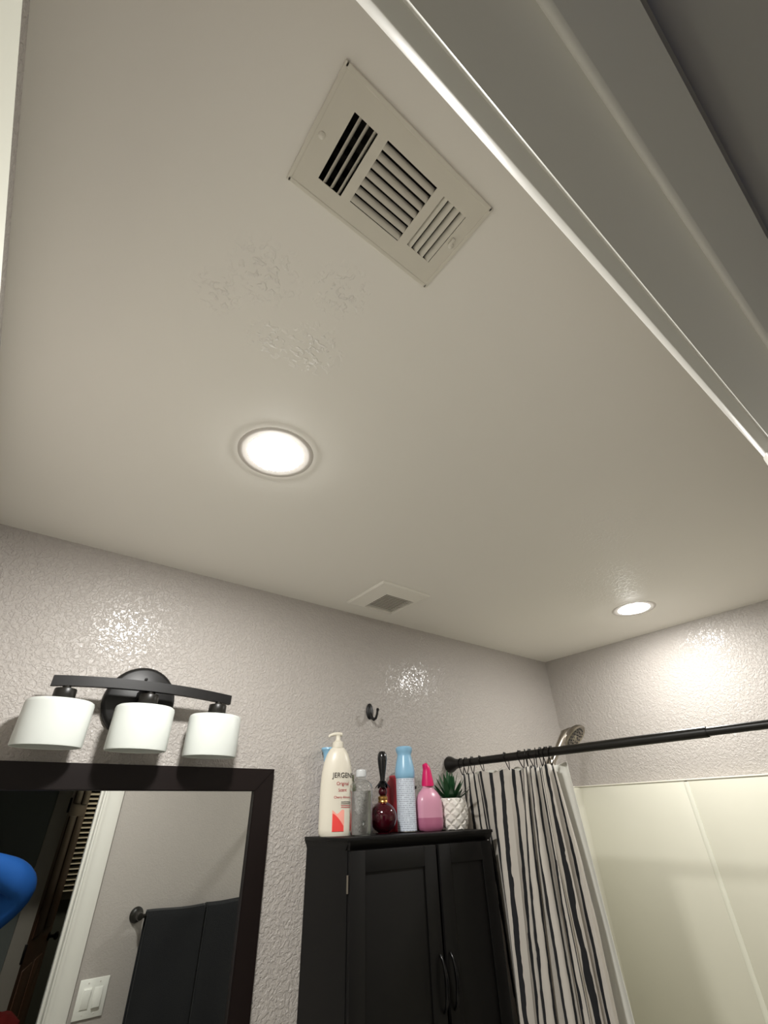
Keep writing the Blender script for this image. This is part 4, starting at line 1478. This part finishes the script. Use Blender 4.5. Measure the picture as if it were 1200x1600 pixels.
def camp(x, y, z):
    return CAM + CR @ Vector((x, y, z))


for k in range(4):         # right hand: fingers curl round the phone's lower edge and back
    yy = -0.075 - 0.020 * k
    chain([camp(0.052, yy - 0.004, 0.040), camp(0.058, yy, 0.022), camp(0.057, yy, 0.006), camp(0.046, yy, -0.0062), camp(0.030, yy + 0.002, -0.0060)], 0.0080)
chain([camp(0.050, -0.075, 0.042), camp(0.040, -0.054, 0.030), camp(0.026, -0.042, 0.0225), camp(0.012, -0.036, 0.0215)], 0.0090)
for k in range(4):
    xo = PY + 0.030 + 0.016 * k
    ln_ = (0.070, 0.082, 0.078, 0.060)[3 - k]
    chain([(-0.17, xo + 0.005, 0.69), (-0.168, xo, 0.69 - ln_ * 0.45), (-0.158, xo, 0.69 - ln_ * 0.8), (-0.146, xo, 0.69 - ln_)], 0.0085)
chain([(-0.165, PY + 0.075, 0.715), (-0.155, PY + 0.100, 0.685), (-0.150, PY + 0.105, 0.655)], 0.0095)
person = skin_obj('person', V_, E_, R_, 'skin', None, 2, roots, loc=(PX, PY, 0))
tag(person, 'person in a blue long-sleeved top holding up a phone, elbow seen in mirror', 'person')
# clothes follow the body
sh_i = [1, 2, 3, 9, 10, 11, 12, 13, 15, 16, 17, 18]
wr = tuple((Vector(V_[13]) * 0.75 + Vector(V_[14]) * 0.25))
SV = [(PX, PY, 0.80)] + [V_[i] for i in sh_i] + [wr, V_[19]]
SR = [(0.150, 0.122), (0.146, 0.118), (0.15, 0.115), (0.115, 0.09), 0.085, 0.100, 0.066, 0.080, 0.042, 0.072, 0.063, 0.055, 0.046, 0.036, 0.038]
SE = [(8, 13), (12, 14), (0, 1), (1, 2), (2, 3), (3, 4), (4, 5), (5, 6), (6, 7), (7, 8), (3, 9), (9, 10), (10, 11), (11, 12)]
skin_obj('shirt', SV, SE, SR, 'shirt', person, 2, (0,))
TV = [V_[0], (PX, PY, 0.95), V_[21], V_[22], V_[23], V_[25], V_[26], V_[27], (PX + 0.09, PY - 0.005, 0.04), (PX - 0.09, PY - 0.005, 0.04)]
skin_obj('trousers', TV, [(0, 1), (0, 2), (2, 3), (3, 4), (0, 5), (5, 6), (6, 7), (4, 8), (7, 9)], [(0.125, 0.098), (0.12, 0.095), 0.088, 0.07, 0.060, 0.088, 0.07, 0.060, 0.062, 0.062], 'trousers', person, 2, (0,))
hr = MB().lathe([(0.0, 0.095), (0.045, 0.085), (0.078, 0.055), (0.092, 0.010), (0.090, -0.04), (0.080, -0.075)], (PX, PY + 0.030, 1.555), 28, sy=1.1, cap=False)
hr.xform(Matrix.Translation((PX, PY + 0.03, 1.55)) @ Matrix.Rotation(math.radians(24), 4, 'X') @ Matrix.Translation((-PX, -PY - 0.03, -1.55)))
hro = obj('hair', hr, 'hair', person)
fy = PY + 0.045 + 0.092
fc = MB()
fc.tube([(PX, fy - 0.004, 1.515), (PX, fy + 0.010, 1.488), (PX, fy + 0.016, 1.472), (PX, fy - 0.002, 1.466)], [0.007, 0.010, 0.013, 0.008], 10)
obj('nose', fc, 'skin', person)
for s in (-1, 1):
    obj('eye', MB().lathe([(0, -0.011), (0.008, -0.008), (0.011, 0), (0.008, 0.008), (0, 0.011)], (PX + s * 0.031, fy - 0.016, 1.507), 14), 'plate', person)
    obj('ear', MB().lathe([(0, -0.006), (0.6, -0.006), (1, 0), (0.6, 0.006), (0, 0.006)], (0, 0, 0), 16, sx=0.018, sy=0.03).xform(Matrix.Translation((PX + s * 0.082, PY + 0.035, 1.495)) @ Matrix.Rotation(PI / 2, 4, 'Y') @ Matrix.Rotation(PI / 2, 4, 'Z')), 'skin', person)
obj('mouth', MB().tube([(PX - 0.022, fy - 0.012, 1.440), (PX, fy - 0.003, 1.438), (PX + 0.022, fy - 0.012, 1.440)], [0.003, 0.005, 0.003], 8), 'redglass', person)
for s in (-1, 1):
    shoe = MB().box(PX + s * 0.093 - 0.045, PX + s * 0.093 + 0.045, PY - 0.07, PY + 0.20, 0.0, 0.085, 0.03, 3)
    obj('shoe', shoe, 'shoe', person)

ph = thing('smartphone', 'dark smartphone held up by the person in blue', 'phone', tuple(camp(0, -0.055, 0.008)))
pm_ = Matrix.Translation(CAM) @ CR.to_4x4()
obj('case', MB().box(-0.025, 0.047, -0.128, 0.018, 0.004, 0.0115, 0.003).xform(pm_), 'phone', ph)
obj('screen', MB().box(-0.022, 0.044, -0.125, 0.015, 0.0114, 0.0122, 0.0003).xform(pm_), 'screen', ph)
